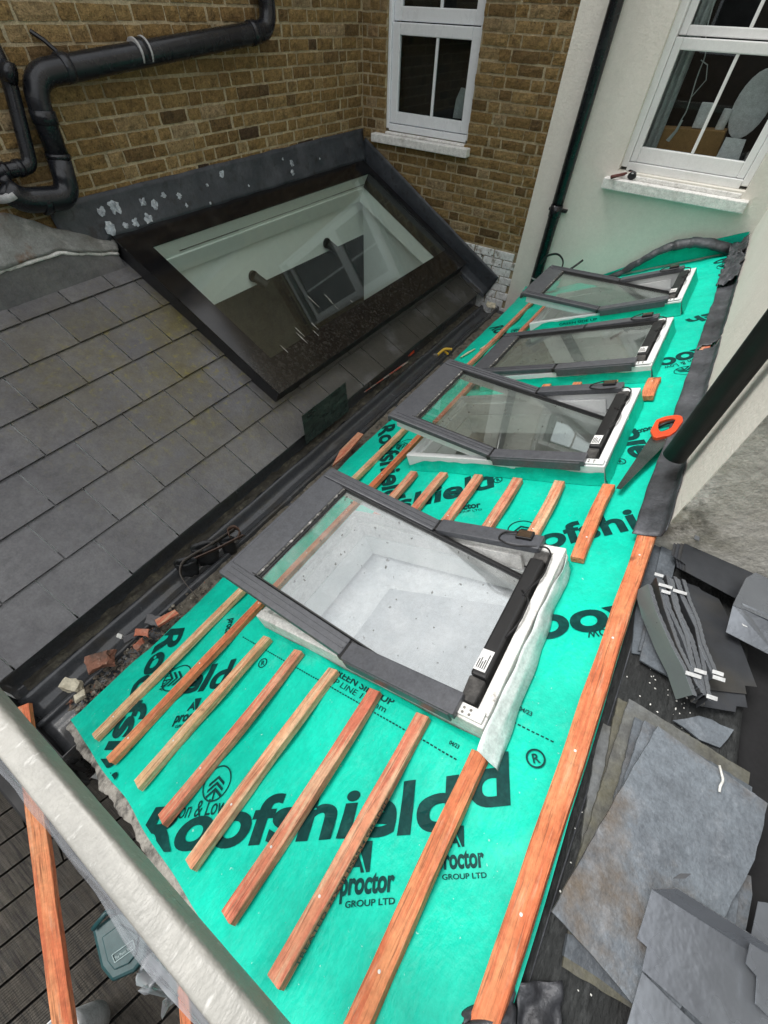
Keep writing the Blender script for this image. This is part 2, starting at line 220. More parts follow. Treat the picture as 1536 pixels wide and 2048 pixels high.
rw_glass = glass('roof_window_glass', (.90, .93, .91), .13, .10, (.5, .5, .48), 7)
rw_glass_bright = glass('dusty_roof_window_glass', (.93, .94, .94), .14, .2, (.72, .73, .74), 9)
sky_glass = glass('rooflight_glass', (.93, .97, .95), .05, .02, (.4, .4, .36), 9)
win_glass = glass('window_glass', (.85, .88, .88), .035)
# ---------------------------------------------------------------- mesh helpers
class MB:
    def __init__(s): s.v = []; s.f = []; s.tone = []
    def add(s, vs, fs, tone=None):
        o = len(s.v); s.v += [Vector(v) for v in vs]; s.f += [tuple(i + o for i in f) for f in fs]
        if tone is not None: s.tone += [tone] * len(fs)
        return s
    def box(s, f, a, b):
        x0, x1 = sorted((a[0], b[0])); y0, y1 = sorted((a[1], b[1])); z0, z1 = sorted((a[2], b[2]))
        vs = [f(x, y, z) for z in (z0, z1) for y in (y0, y1) for x in (x0, x1)]
        return s.add(vs, [(0, 2, 3, 1), (4, 5, 7, 6), (0, 1, 5, 4), (2, 6, 7, 3), (0, 4, 6, 2), (1, 3, 7, 5)])
    def prism(s, pts, t):
        pts = [Vector(p) for p in pts]; n = len(pts); t = Vector(t)
        nr = sum(((pts[i] - pts[0]).cross(pts[(i + 1) % n] - pts[0]) for i in range(n)), Vector())
        if nr.dot(t) < 0: pts = pts[::-1]
        return s.add(pts + [p + t for p in pts], [tuple(range(n))[::-1], tuple(range(n, 2 * n))] + [(i, (i + 1) % n, n + (i + 1) % n, n + i) for i in range(n)])
    def tube(s, path, r, n=12, caps=True, flat=None):
        path = [Vector(p) for p in path]; m = len(path); vs = []; up = None
        for i, p in enumerate(path):
            d = (path[min(i + 1, m - 1)] - path[max(i - 1, 0)]).normalized()
            if up is None: up = d.orthogonal().normalized()
            up = (up - d * up.dot(d)).normalized(); sd_ = d.cross(up); rr = r[i] if isinstance(r, (list, tuple)) else r
            for k in range(n):
                a = 2 * pi * k / n; vs.append(p + up * (cos(a) * rr) + sd_ * (sin(a) * rr * (flat or 1)))
        fs = [(i * n + k, i * n + (k + 1) % n, (i + 1) * n + (k + 1) % n, (i + 1) * n + k) for i in range(m - 1) for k in range(n)]
        if caps: fs += [tuple(range(n))[::-1], tuple(range((m - 1) * n, m * n))]
        return s.add(vs, fs)
    def strip(s, path, wv):          # ribbon: points and one width vector per point
        vs = []
        for p, q in zip(path, wv): vs += [Vector(p), Vector(p) + Vector(q)]
        return s.add(vs, [(2 * i, 2 * i + 1, 2 * i + 3, 2 * i + 2) for i in range(len(path) - 1)])
    def grid(s, fn, nu, nv, keep=None):
        vs = [fn(i / nu, j / nv) for j in range(nv + 1) for i in range(nu + 1)]
        fs = [(j * (nu + 1) + i, j * (nu + 1) + i + 1, (j + 1) * (nu + 1) + i + 1, (j + 1) * (nu + 1) + i) for j in range(nv) for i in range(nu) if keep is None or keep((i + .5) / nu, (j + .5) / nv)]
        return s.add(vs, fs)
    def build(s, name, m, parent=None, smooth=False, bevel=0, solid=0, off=1, sub=0, loc=None):
        me = bpy.data.meshes.new(name); o = bpy.data.objects.new(name, me); C.collection.objects.link(o)
        base = ORG.get(parent.name if parent else None, Vector((0, 0, 0)))
        if parent is None and loc is not None: base = Vector(loc); o.location = base
        ORG[o.name] = base
        me.from_pydata([v - base for v in s.v], [], s.f); me.materials.append(m); me.validate()
        if s.tone and len(s.tone) == len(me.polygons):
            at = me.attributes.new('tone', 'FLOAT', 'FACE'); at.data.foreach_set('value', s.tone)
        if smooth:
            me.polygons.foreach_set('use_smooth', [True] * len(me.polygons))
        if parent: o.parent = parent
        if solid:
            d = o.modifiers.new('s', 'SOLIDIFY'); d.thickness = solid; d.offset = off
        if sub:
            d = o.modifiers.new('sub', 'SUBSURF'); d.levels = d.render_levels = sub
        if bevel:
            d = o.modifiers.new('b', 'BEVEL'); d.width = bevel; d.segments = 2; d.limit_method = 'ANGLE'; d.angle_limit = radians(35)
        return o
ORG = {}
def tag(o, label=None, cat=None, group=None, kind=None):
    for k, v in (('label', label), ('category', cat), ('group', group), ('kind', kind)):
        if v: o[k] = v
    return o
def thing(name, label, cat, loc, group=None):
    o = bpy.data.objects.new(name, None); C.collection.objects.link(o); o.location = loc; o.empty_display_size = .1; ORG[o.name] = Vector(loc)
    return tag(o, label, cat, group)
def arc(c, r, a0, a1, ax, ay, n=8): return [Vector(c) + Vector(ax) * (r * cos(a0 + (a1 - a0) * i / n)) + Vector(ay) * (r * sin(a0 + (a1 - a0) * i / n)) for i in range(n + 1)]
def rounded(path, r=.06, n=6):       # round the corners of a polyline
    path = [Vector(p) for p in path]; out = [path[0]]
    for i in range(1, len(path) - 1):
        a, b, c = path[i - 1], path[i], path[i + 1]; ra = min(r, (a - b).length * .49, (c - b).length * .49)
        p, q = b + (a - b).normalized() * ra, b + (c - b).normalized() * ra
        out += [p * (1 - t) ** 2 + b * 2 * t * (1 - t) + q * t * t for t in [k / n for k in range(n + 1)]]
    return out + [path[-1]]
def lump(c, r, sq=(1, 1, 1), n=2, rough=.35, seed=0):
    bm = bmesh.new(); bmesh.ops.create_icosphere(bm, subdivisions=n, radius=1); m = MB()
    for v in bm.verts:
        k = 1 + rough * nse(v.co.x * 1.3 + seed, v.co.y * 1.3 - seed, v.co.z * 1.3 + 3 * seed); v.co = Vector((v.co.x * sq[0], v.co.y * sq[1], v.co.z * sq[2])) * (r * k) + Vector(c)
    m.add([v.co.copy() for v in bm.verts], [tuple(x.index for x in f.verts) for f in bm.faces]); bm.free(); return m
def lettering(txt, fr, a, b, ang, wid, hei, m, parent, name='printed_lettering', off=.0, shear=0, lift=.003, disp=None, clip=None, edges=()):
    cu = bpy.data.curves.new('t', 'FONT'); cu.body = txt; cu.size = 1; cu.offset = off; cu.shear = shear; cu.resolution_u = 7
    to = bpy.data.objects.new('t', cu); C.collection.objects.link(to); bpy.context.view_layer.update()
    me = bpy.data.meshes.new_from_object(to.evaluated_get(bpy.context.evaluated_depsgraph_get())); bpy.data.objects.remove(to); bpy.data.curves.remove(cu)
    bm = bmesh.new(); bm.from_mesh(me); bpy.data.meshes.remove(me)
    xs = [v.co.x for v in bm.verts]; x0, x1 = min(xs), max(xs); ys = [v.co.y for v in bm.verts]; y1 = max(ys)
    sx, sy = wid / (x1 - x0), hei / y1                       # heights are measured from the baseline
    for v in bm.verts:
        x, y = (v.co.x - x0) * sx, v.co.y * sy; v.co = (a + x * cos(ang) - y * sin(ang), b + x * sin(ang) + y * cos(ang), 0)
    for cp in ([clip] if clip else []) + list(edges):
        bmesh.ops.bisect_plane(bm, geom=bm.verts[:] + bm.edges[:] + bm.faces[:], plane_co=cp[0], plane_no=cp[1], clear_outer=True)
    if disp:
        for ax in (0, 1):
            vals = [v.co[ax] for v in bm.verts]; k = math.ceil(min(vals) / .04)
            while k * .04 < max(vals):
                co = [0, 0, 0]; no = [0, 0, 0]; co[ax] = k * .04; no[ax] = 1
                bmesh.ops.bisect_plane(bm, geom=bm.verts[:] + bm.edges[:] + bm.faces[:], plane_co=co, plane_no=no); k += 1
        inside = [f for f in bm.faces if any(a_ - .004 < f.calc_center_median().y < b_ + .004 and WU0 - .004 < f.calc_center_median().x < WU1 + .004 for a_, b_ in WY)]
        bmesh.ops.delete(bm, geom=inside, context='FACES')
        if not bm.faces: bm.free(); return None
    q = MB(); bm.verts.index_update()
    q.add([fr(v.co.x, v.co.y, lift + (disp(v.co.x, v.co.y) if disp else 0)) for v in bm.verts], [tuple(x.index for x in f.verts) for f in bm.faces]); bm.free()
    return q.build(name, m, parent)
def px_poly(px, z): return [onz(x, y, z) for x, y in px]
# ================================================================ SETTING: yard, deck
def plane(x0, x1, y0, y1, z, name, m, **k):
    q = MB(); q.add([(x0, y0, z), (x1, y0, z), (x1, y1, z), (x0, y1, z)], [(0, 1, 2, 3)]); return tag(q.build(name, m), kind='structure', **k)
plane(-60, 60, -60, 60, -4.32, 'ground', ground_m)
# deck boards down in the yard (each board wide enough to count)
da = radians(74); DX = Vector((cos(da), sin(da), 0)); DY = Vector((-sin(da), cos(da), 0)); D0 = Vector((-1.55, -1.5, -4.28))
def D(a, b, c): return D0 + DX * a + DY * b + Vector((0, 0, c))
pk = MB()
for i in range(-7, 8):
    b0 = i * .21; o_ = rnd(-.8, .8)
    for x0, x1 in ((-2.4, o_ - .006), (o_ + .006, 2.4)):
        for j in range(12):                     # ribbed top
            pk.box(D, (x0, b0 + j * .0163, 0), (x1, b0 + j * .0163 + .0118, .034 + rnd(-.0015, .0015)))
        pk.box(D, (x0, b0, -.02), (x1, b0 + .192, .0275))
tag(pk.build('deck', deck_m), kind='structure')
# ================================================================ BRICK HOUSE (left and centre)
house = thing('brick_house', 'yellow stock brick house corner with a white window and thick black waste pipe', 'house', (XL, YB, -4.3))
def bricks(f, a0, a1, b0, b1, hole, name, parent):
    q = MB(); ch, gap = .0775, .0145; nb = int((b1 - b0) / ch)
    for r_ in range(nb):
        z0 = b0 + r_ * ch + gap; z1 = b0 + (r_ + 1) * ch; a = a0 - (.0 if r_ % 2 else .165) + rnd(-.02, .02); k = r_ % 2
        while a < a1:
            ln = .215 if k % 2 == 0 else .1; k += 1; s0, s1 = max(a, a0), min(a + ln * rnd(.94, 1.05), a1); a += ln + gap
            if s1 - s0 < .02: continue
            if hole:
                h0, h1, g0, g1 = hole
                if z1 > g0 + .01 and z0 < g1 - .01:
                    if s0 >= h0 - .004 and s1 <= h1 + .004: continue
                    if s0 < h0 < s1: s1 = h0
                    elif s0 < h1 < s1: s0 = h1
                    elif s0 >= h0 and s1 <= h1: continue
                    if s1 - s0 < .02: continue
            nx = 5 if s1 - s0 > .12 else 3; nz_ = 3; o = rnd(-.003, .004); dz0, dz1 = rnd(-.004, .004), rnd(-.004, .004); vs = []; ids = {}
            for j in range(nz_ + 1):
                for i in range(nx + 1):
                    e = (i in (0, nx)) + (j in (0, nz_))
                    aa = s0 + (s1 - s0) * i / nx + (rnd(-.003, .003) if e else rnd(-.003, .003)); zz = z0 + (dz0 if j < 2 else dz1) * .6 + (z1 - z0) * j / nz_ + rnd(-.002, .002)
                    ids[i, j] = len(vs); vs.append(f(aa, zz, o + (-.0028 * (e > 0) - .0006 * (e > 1) if e else rnd(-.0022, .0028))))
            fs = [(ids[i, j], ids[i + 1, j], ids[i + 1, j + 1], ids[i, j + 1]) for j in range(nz_) for i in range(nx)]
            ring = [(i, 0) for i in range(nx + 1)] + [(nx, j) for j in range(1, nz_ + 1)] + [(i, nz_) for i in range(nx - 1, -1, -1)] + [(0, j) for j in range(nz_ - 1, 0, -1)]
            bk = {}
            for i, j in ring:
                bk[i, j] = len(vs); vs.append(f(s0 + (s1 - s0) * i / nx, z0 + (z1 - z0) * j / nz_, -.03))
            for t in range(len(ring)):
                p, n_ = ring[t], ring[(t + 1) % len(ring)]; fs.append((ids[p], bk[p], bk[n_], ids[n_]))
            q.add(vs, fs, tone=min(.99, max(.01, random.gauss(.53, .19))))
    return q.build(name, brick_m, parent)
# side wall: faces +x
sw = MB(); sw.box(W, (XL - .25, -1.6, -4.3), (XL - .0065, YB + .25, 3.2)); sw.build('wall', mortar_m, house)
bricks(lambda a, b, o: Vector((XL + o, a, b)), -1.5, YB - .002, -1.285, 1.35, None, 'brickwork', house)
# back wall with its window opening: faces -y
BH = (-3.135, -2.2, -.82, 1.1)
bw = MB()
bw.box(W, (XL - .008, YB + .0065, -4.3), (-1.449, YB + .25, BH[2])); bw.box(W, (XL - .008, YB + .0065, BH[2]), (BH[0], YB + .25, 3.2)); bw.box(W, (BH[1], YB + .0065, BH[2]), (-1.449, YB + .25, 3.2)); bw.box(W, (BH[0], YB + .0065, BH[3]), (BH[1], YB + .25, 3.2))
bw.build('wall', mortar_m, house)
bricks(lambda a, b, o: Vector((a, YB - o, b)), XL + .002, -1.45, -1.5975, 1.35, BH, 'brickwork', house)
wb = MB()
for r_ in range(12):
    z0 = -1.60 - (r_ + 1) * .0775
    for i in range(5):
        a = -2.15 + (i - .5 * (r_ % 2)) * .225
        if a > -1.5: continue
        wb.box(lambda x, y, z: Vector((x + .006 * nse(x * 9, z * 9, 1), y + .012 * nse(x * 7, z * 7, 5), z)), (a, YB - .012, z0 + .006), (min(a + .214, -1.452), YB + .008, z0 + .0775))
wb.build('white_brick_base', whitebrick_m, house, bevel=.006)
def sash(parent, x0, x1, zs, zm, zt, yf, meeting, barx, fm, stile=.075, rail=.075, bot=.085, name='sash'):
    """one glazed sash: frame, one glazing bar, pane"""
    q = MB(); q.box(W, (x0, yf, zs), (x0 + stile, yf + .045, zt)); q.box(W, (x1 - stile, yf, zs), (x1, yf + .045, zt))
    q.box(W, (x0 + stile, yf + .001, zs), (x1 - stile, yf + .046, zs + bot)); q.box(W, (x0 + stile, yf + .001, zt - rail), (x1 - stile, yf + .046, zt))
    o = q.build(name, fm, parent, bevel=.006)
    b = MB(); b.box(W, (barx - .011, yf + .008, zs + bot), (barx + .011, yf + .034, zt - rail)); b.build('glazing_bar', fm, o, bevel=.004)
    g = MB(); g.box(W, (x0 + stile - .003, yf + .022, zs + bot - .003), (x1 - stile + .003, yf + .026, zt - rail + .003)); g.build('pane', win_glass, o)
# window in the brick
wf = MB(); y0 = YB + .035
wf.box(W, (BH[0] + .004, y0, -.80), (BH[0] + .034, y0 + .1, BH[3])); wf.box(W, (BH[1] - .03, y0, -.80), (BH[1] - .003, y0 + .1, BH[3])); wf.box(W, (BH[0] + .034, y0 + .002, -.815), (BH[1] - .03, y0 + .1, -.762)); wf.box(W, (BH[0] + .034, y0 + .002, BH[3] - .06), (BH[1] - .03, y0 + .1, BH[3] - .004))
fr_ = wf.build('window', upvc_m, house, bevel=.005)
sash(fr_, BH[0] + .036, BH[1] - .032, -.757, 0, -.095, YB + .055, 0, -2.64, upvc_m)
sash(fr_, BH[0] + .036, BH[1] - .032, -.088, 0, .97, YB + .075, 0, -2.64, upvc_m)
q = MB(); q.box(W, (-3.245, YB - .075, -.905), (-2.152, YB + .04, -.838)); q.box(W, (BH[0] + .02, YB - .012, -.838), (BH[1] - .02, YB + .036, -.818)); q.build('sill', sill_m, house, bevel=.008)
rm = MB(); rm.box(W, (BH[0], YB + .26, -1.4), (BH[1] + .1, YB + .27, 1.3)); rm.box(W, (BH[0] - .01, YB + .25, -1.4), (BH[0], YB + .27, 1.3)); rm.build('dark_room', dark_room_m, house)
q = MB(); pts = [ony(*p, YB + .2) for p in ((905, 236), (912, 198), (922, 175), (934, 178), (940, 200), (942, 240))]; q.prism(pts, (0, .015, 0)); q.build('cloth', cloth_m, house, bevel=.004)
# ================================================================ RENDERED HOUSE (right)
rh = thing('rendered_house', 'cream rendered house with a white sash window and side wall on the right', 'house', (XR, YB, -4.3))
RHo = (-.79, .155, -.82, 1.1); yb = YB - .018
q = MB(); q.box(W, (-1.449, yb, -4.3), (RHo[0], YB + .28, 3.2)); q.box(W, (RHo[1], yb, -4.3), (XR + .001, YB + .28, 3.2)); q.box(W, (RHo[0], yb, -4.3), (RHo[1], YB + .28, RHo[2])); q.box(W, (RHo[0], yb, RHo[3]), (RHo[1], YB + .28, 3.2)); q.build('wall', render_m, rh)
def sidewall(s, t):
    y = 1.275 + (YB + .2 - 1.275) * s; z = -4.3 + 7.5 * t; return Vector((XR + .004 * nse(y * 1.5, z * 1.5, 2), y, z))
q = MB(); q.grid(sidewall, 60, 90); q.box(W, (XR + .006, 1.281, -4.3), (XR + .9, YB + .28, 3.19)); q.build('wall', render_m, rh, smooth=False)
q = MB(); q.box(W, (XR + .0, 1.270, -4.3), (XR + .9, 1.2805, 3.19)); q.build('wall_end', stain_m, rh)
yw = YB + .05
q = MB(); q.box(W, (RHo[0], yw, -.80), (RHo[0] + .05, yw + .11, RHo[3])); q.box(W, (RHo[1] - .05, yw, -.80), (RHo[1], yw + .11, RHo[3])); q.box(W, (RHo[0] + .05, yw - .006, -.82), (RHo[1] - .05, yw + .11, -.765))
fr_ = q.build('window', white_m, rh, bevel=.005)
sash(fr_, RHo[0] + .052, RHo[1] - .052, -.762, 0, -.082, yw + .015, 0, -.315, white_m, stile=.05, rail=.06, bot=.095)
sash(fr_, RHo[0] + .052, RHo[1] - .052, -.075, 0, .97, yw + .06, 0, -.315, white_m, stile=.05, rail=.06, bot=.05)
q = MB(); q.box(W, (-.862, YB - .10, -.935), (.212, YB + .06, -.862)); q.box(W, (RHo[0] + .01, YB - .03, -.862), (RHo[1] - .01, YB + .055, -.832)); q.build('sill', sill_m, rh, bevel=.006)
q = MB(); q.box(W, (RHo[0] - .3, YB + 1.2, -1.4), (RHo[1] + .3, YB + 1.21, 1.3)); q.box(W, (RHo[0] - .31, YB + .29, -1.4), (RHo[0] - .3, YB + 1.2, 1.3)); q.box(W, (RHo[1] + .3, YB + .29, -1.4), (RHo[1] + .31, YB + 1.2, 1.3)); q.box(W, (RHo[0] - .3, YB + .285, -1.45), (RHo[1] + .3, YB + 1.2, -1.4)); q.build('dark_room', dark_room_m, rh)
def curtain(x0, x1, z0, z1, y):
    q = MB(); q.grid(lambda s, t: Vector((x0 + (x1 - x0) * s + .012 * nse(s * 5, t * 2, 3), y + .018 * sin(s * 22) + .01 * nse(s * 4, t * 3, 9), z0 + (z1 - z0) * t)), 30, 16); return q
for a, b in ((-.76, -.60), (.06, .14)):
    tag(curtain(a, b, -.79, 1.0, YB + .22).build('curtain', cloth_m, loc=(a, YB + .22, -.79)), 'pale grey curtain at the left side of the sash window on the cream wall' if a < -.5 else 'pale grey curtain at the right side of the sash window on the cream wall', 'curtain', 'curtains in the sash window')
q = MB(); q.prism([ony(*p, YB + .26) for p in ((1320, 256), (1452, 262), (1432, 315), (1300, 300))], (0, .16, 0)); tag(q.build('cardboard_box', card_m, loc=(-.4, YB + .3, -.7), bevel=.004), 'brown cardboard box behind the right hand sash window', 'box')
q = MB(); q.prism([ony(*p, YB + .3) for p in ((1404, 205), (1432, 207), (1408, 258), (1383, 256))], (0, .05, 0)); tag(q.build('white_carton', paper_m, loc=(-.4, YB + .3, -.5), bevel=.004), 'tall white carton on the cardboard box behind the sash window', 'carton')
q = MB(); q.tube([ony(1435, 265, YB + .34), ony(1458, 218, YB + .34)], .032, 14); tag(q.build('paper_roll', paper_m, loc=(-.3, YB + .34, -.5)), 'white paper roll beside the white carton behind the sash window', 'roll')
q = MB(); q.prism([ony(1505, 210, YB + .35) + Vector((.16 * cos(t) * .75, 0, .19 * sin(t))) for t in [i * pi / 12 for i in range(24)]], (0, .012, 0)); tag(q.build('white_lampshade', paper_m, loc=(-.1, YB + .35, -.4), bevel=.004), 'round white disc shaped shade behind the right pane of the sash window', 'lampshade')
q = MB(); q.prism([ony(*p, YB + .2) for p in ((1452, 275), (1492, 280), (1475, 325), (1430, 318))], (0, .02, 0)); tag(q.build('white_board', paper_m, loc=(-.1, YB + .2, -.6)), 'square white board standing at the bottom of the sash window', 'board')
pth = [ony(*p, YB + .17) for p in ((1440, -40), (1410, 70), (1414, 105), (1395, 150), (1382, 195), (1372, 225), (1362, 240), (1352, 262))]
q = MB(); q.tube(rounded(pth, .05), .004, 6); q.tube([ony(1382, 195, YB + .165), ony(1412, 160, YB + .165), ony(1415, 130, YB + .165), ony(1402, 120, YB + .165)], .003, 6); q.tube([ony(1365, 240, YB + .168), ony(1352, 262, YB + .168), ony(1335, 282, YB + .168)], [.008, .014, .02], 8, flat=.4)
tag(q.build('blind_cord', cloth_m, loc=(-.5, YB + .17, -.4)), 'knotted pale blind cord hanging inside the sash window', 'cord')
opp = thing('reflected_terrace', 'unseen dark brick terrace added across the yard for the back windows to mirror', 'house', (0, -11, -4.3))  # unseen behind the camera, added to give the windows something dark to mirror
q = MB(); q.box(W, (-12, -13, -4.3), (12, -9.5, 2.6)); q.build('wall', mat('terrace_brick', (.09, .06, .035), .9, rand=False, layers=[dict(c=(.14, .1, .06), s=6, lo=.45, hi=.65)]), opp)
q = MB(); q.prism([(-12.2, -9.3, 2.6), (-12.2, -13.2, 2.6), (-12.2, -11.25, 4.2)], (24.4, 0, 0)); q.build('roof', dirty_slate_m, opp)
for k in range(6):
    x = -9 + k * 3.4; q = MB(); q.box(W, (x, -9.52, -.6), (x + 1, -9.47, 1.0)); wn = q.build('window', upvc_m, opp); q = MB(); q.box(W, (x + .07, -9.466, -.53), (x + .93, -9.46, .93)); q.build('pane', dark_room_m, wn)
# ================================================================ PIPES
def pipe(name, label, parts, loc, group=None):
    t = thing(name, label, 'pipe', loc, group)
    for nm, path, r, m in parts: MB().tube(path, r, 20).build(nm, m, t, smooth=True)
    return t
XP = XL + .095
A0 = onx(545, -8, XP); A1 = onx(537, 52, XP); A2 = onx(60, 160, XP); A3 = onx(88, 205, XP); A4 = onx(132, 345, XP); A5 = onx(62, 402, XP); A6 = onx(8, 392, XP)
top = A1 + Vector((0, .0, 2.6))
soil = thing('soil_pipe', 'thick black waste pipe crossing the brick wall with bends and metal ringed joint', 'pipe', A2)
rp = .058
e = onx(78, 140, XP); mid = rounded([top, A1, e, onx(78, 200, XP), onx(128, 350, XP) + Vector((0, .0, .0)), ], .09, 8)
main = rounded([top, onx(540, 60, XP), onx(58, 152, XP), onx(122, 330, XP)], .12, 9)
MB().tube(main, rp, 24).build('pipe_run', pipe_m, soil, smooth=True)
trap = rounded([onx(118, 318, XP + .004), onx(140, 395, XP + .004), onx(48, 402, XP + .004), onx(6, 378, XP + .004)], .13, 9)
MB().tube(trap, rp + .004, 24).build('trap_bend', pipe_m, soil, smooth=True)
def collar(p, q_, ext, nm, m, r=rp + .006):
    p, q_ = Vector(p), Vector(q_); d = (q_ - p).normalized(); MB().tube([p - d * ext, p - d * ext * .9, p + d * ext * .9, p + d * ext], [r - .005, r, r, r - .005], 24).build(nm, m, soil, smooth=True)
L0, L1 = onx(540, 60, XP), onx(58, 152, XP)
for px_ in ((272, 0), (290, 1)): 
    p = onx(px_[0], 105 - (px_[0] - 272) * .18, XP); collar(p, L0, .006, 'joint_ring', rim_m, rp + .007)
collar(onx(281, 104, XP), L0, .028, 'coupling', pipe_m, rp + .005)
collar(onx(130, 136, XP), L0, .025, 'coupling', pipe_m); collar(onx(505, 66, XP), L0, .03, 'coupling', pipe_m)
V0, V1 = onx(72, 190, XP), onx(122, 330, XP)
collar(V0 + (V1 - V0) * .3, V1, .03, 'coupling', pipe_m); collar(V0 + (V1 - V0) * .86, V1, .012, 'coupling', pipe_m, rp + .008)
collar(onx(88, 403, XP), onx(48, 402, XP), .02, 'coupling', pipe_m, rp + .009); collar(onx(14, 388, XP), onx(6, 378, XP), .018, 'joint_ring', rim_m, rp + .009)
q = MB(); bp = onx(128, 120, XP); q.tube([bp + Vector((-.02, 0, .02)), bp + Vector((-.05, -.04, .07)), bp + Vector((-.09, -.07, .1))], .011, 8); q.build('pipe_bracket', pipe_m, soil)
XQ = XL + .06
sp_ = thing('branch_pipe', 'slimmer black waste pipe on the brick wall behind the thick bend', 'pipe', onx(20, 200, XQ))
MB().tube(rounded([onx(-30, 60, XQ), onx(18, 160, XQ), onx(62, 332, XQ), onx(-40, 352, XQ)], .04, 5), .036, 18).build('pipe_run', pipe_m, sp_, smooth=True)
MB().tube([onx(8, 140, XQ + .05), onx(30, 150, XQ + .08)], .045, 18).build('access_cap', pipe_m, sp_, smooth=True)
for p, d in ((onx(44, 335, XQ), onx(20, 340, XQ)), (onx(14, 341, XQ), onx(-10, 346, XQ))):
    MB().tube([p, p + (d - p).normalized() * .03], .041, 18).build('coupling', pipe_m, sp_, smooth=True)
MB().tube(rounded([onx(2, 352, XQ + .03), onx(20, 372, XQ + .03), onx(5, 395, XQ + .05)], .03), .03, 14).build('elbow', pipe_m, sp_, smooth=True)
dp = thing('downpipe', 'straight black downpipe up the cream back wall beside its corner', 'pipe', (-1.18, 4.70, -1.9))
MB().tube([(-1.182, 4.695, -2.0), (-1.182, 4.695, 3.0)], .049, 24).build('pipe_run', pipe_m, dp, smooth=True)
MB().tube([(-1.182, 4.695, -1.20), (-1.182, 4.695, -1.11)], .054, 24).build('coupling', pipe_m, dp, smooth=True)
q = MB(); q.box(W, (-1.25, 4.70, -1.16), (-1.09, 4.75, -1.14)); q.build('pipe_bracket', matt_black_m, dp); MB().tube([(-1.182, 4.695, -1.735), (-1.182, 4.695, -1.722)], .0505, 20).build('clip_band', rim_m, dp)
dq = thing('downpipe', 'wide black downpipe with open end hanging down the cream side wall near the saw', 'pipe', (.292, 1.57, -1.03))
MB().tube([(.292, 1.57, -1.035), (.292, 1.57, 3.0)], .04, 28, caps=False).build('pipe_run', matt_black_m, dq, smooth=True).modifiers.new('s', 'SOLIDIFY').thickness = .004
# ================================================================ SLATE ROOF EXTENSION
ext = thing('slate_roof_extension', 'single storey extension under a dark grey slate roof along the brick wall', 'extension', (XL, 2, -4.3))
HU0, HU1, HY0, HY1 = .155, 1.285, 1.895, 4.60
q = MB()
for (a, b, c, d) in ((-.02, 1.80, -.74, HY0), (-.02, HU0, HY0, HY1), (HU1, 1.80, HY0, HY1), (-.02, 1.80, HY1, YB - .002)):
    q.box(S, (a, b and c, -.16), (b, d, -.012))
q.build('roof_deck', bright_plaster_m, ext)
sl = MB(); g, wd = .2635, .312
for r_ in range(-1, 8):
    u1 = -.03 + g * r_; u0 = u1 - g - .055
    if r_ == 7: u1 = 1.835
    yy = -.74 - wd + (.07 if r_ % 2 else .226)
    k0 = yy
    while k0 < YB:
        a, b = max(k0, -.74) + .0038, min(k0 + wd, YB - .02) - .0038; k0 += wd
        if b - a < .03: continue
        v0, v1 = max(u0, -.2), u1
        if v1 > HU0 and v0 < HU1 - .02:
            if b > HY0 and a < HY1:
                if a < HY0 - .05: b = HY0 - .01
                elif v0 < HU0 - .05: v1 = HU0 - .01
                elif v1 > HU1: v0 = HU1 - .0
                else: continue
        t0, t1 = .003, .019 + rnd(0, .005); j = rnd(-.003, .003); tn = min(1, max(0, random.gauss(.5, .28)))
        vs = [S(v0, a, t0 - .006), S(v1 + j, a, t1 - .006), S(v1 + j, b, t1 - .006), S(v0, b, t0 - .006), S(v0, a, t0), S(v1 + j, a, t1), S(v1 + j, b, t1), S(v0, b, t0)]
        sl.add(vs, [(0, 3, 2, 1), (4, 5, 6, 7), (0, 1, 5, 4), (1, 2, 6, 5), (2, 3, 7, 6), (3, 0, 4, 7)], tone=tn)
wl_px = [onx(0, 540, XL + .1), onx(60, 522, XL + .1), onx(120, 505, XL + .1), onx(180, 505, XL + .09), onx(235, 506, XL + .08)]
for a, b in zip([Vector((XL + .1, -.74, wl_px[0].z))] + wl_px[:-1], wl_px):
    a2, b2 = S(.12, a.y, .011), S(.12, b.y, .011); sl.add([a + Vector((0, 0, -.004)), a2, b2, b + Vector((0, 0, -.004))], [(0, 1, 2, 3)], tone=.5)
sl.build('slate_covering', slate_m, ext)
q = MB(); q.box(W, (XL - .008, -.74, -4.3), (XL + .014, YB - .03, -1.24)); q.prism([(XL + .015, 4.735, -4.3), (-1.80, 4.735, -4.3), (-1.80, 4.735, -2.2), (XL + .015, 4.735, -1.39)], (0, .03, 0)); q.box(W, (-1.86, -.7, -4.3), (-1.80, 4.73, -2.17)); q.build('wall', bright_plaster_m, ext)
q = MB(); q.box(W, (XL + .006, -.69, -4.3), (-1.862, 4.73, -4.28)); q.build('floor', floor_m, ext)
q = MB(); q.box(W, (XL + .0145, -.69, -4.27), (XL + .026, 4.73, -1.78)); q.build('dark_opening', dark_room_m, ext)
q = MB(); q.grid(lambda s, t: S(1.79 + .03 * nse(s * 20, 1, 1) * .5 + .025 * t, -.74 + 5.5 * s, -.014 - .10 * t + .008 * nse(s * 40, t * 3, 4)), 120, 3); q.build('eaves_flashing', muck_m, ext)
# interior wall spotlights seen through the glass
for i, (px, py) in enumerate(((505, 552), (652, 486))):
    p = onx(px, py, XL + .02); t = thing('wall_spotlight', 'black wall spotlight inside under the rooflight, ' + ('nearer of the two' if i == 0 else 'farther of the two'), 'spotlight', p, 'spotlights under the rooflight')
    MB().tube([p, p + Vector((.025, 0, 0))], .05, 18).build('mount', matt_black_m, t); MB().tube([p + Vector((.03, 0, 0)), p + Vector((.12, .05, -.075))], .042, 16).build('lamp_head', matt_black_m, t)
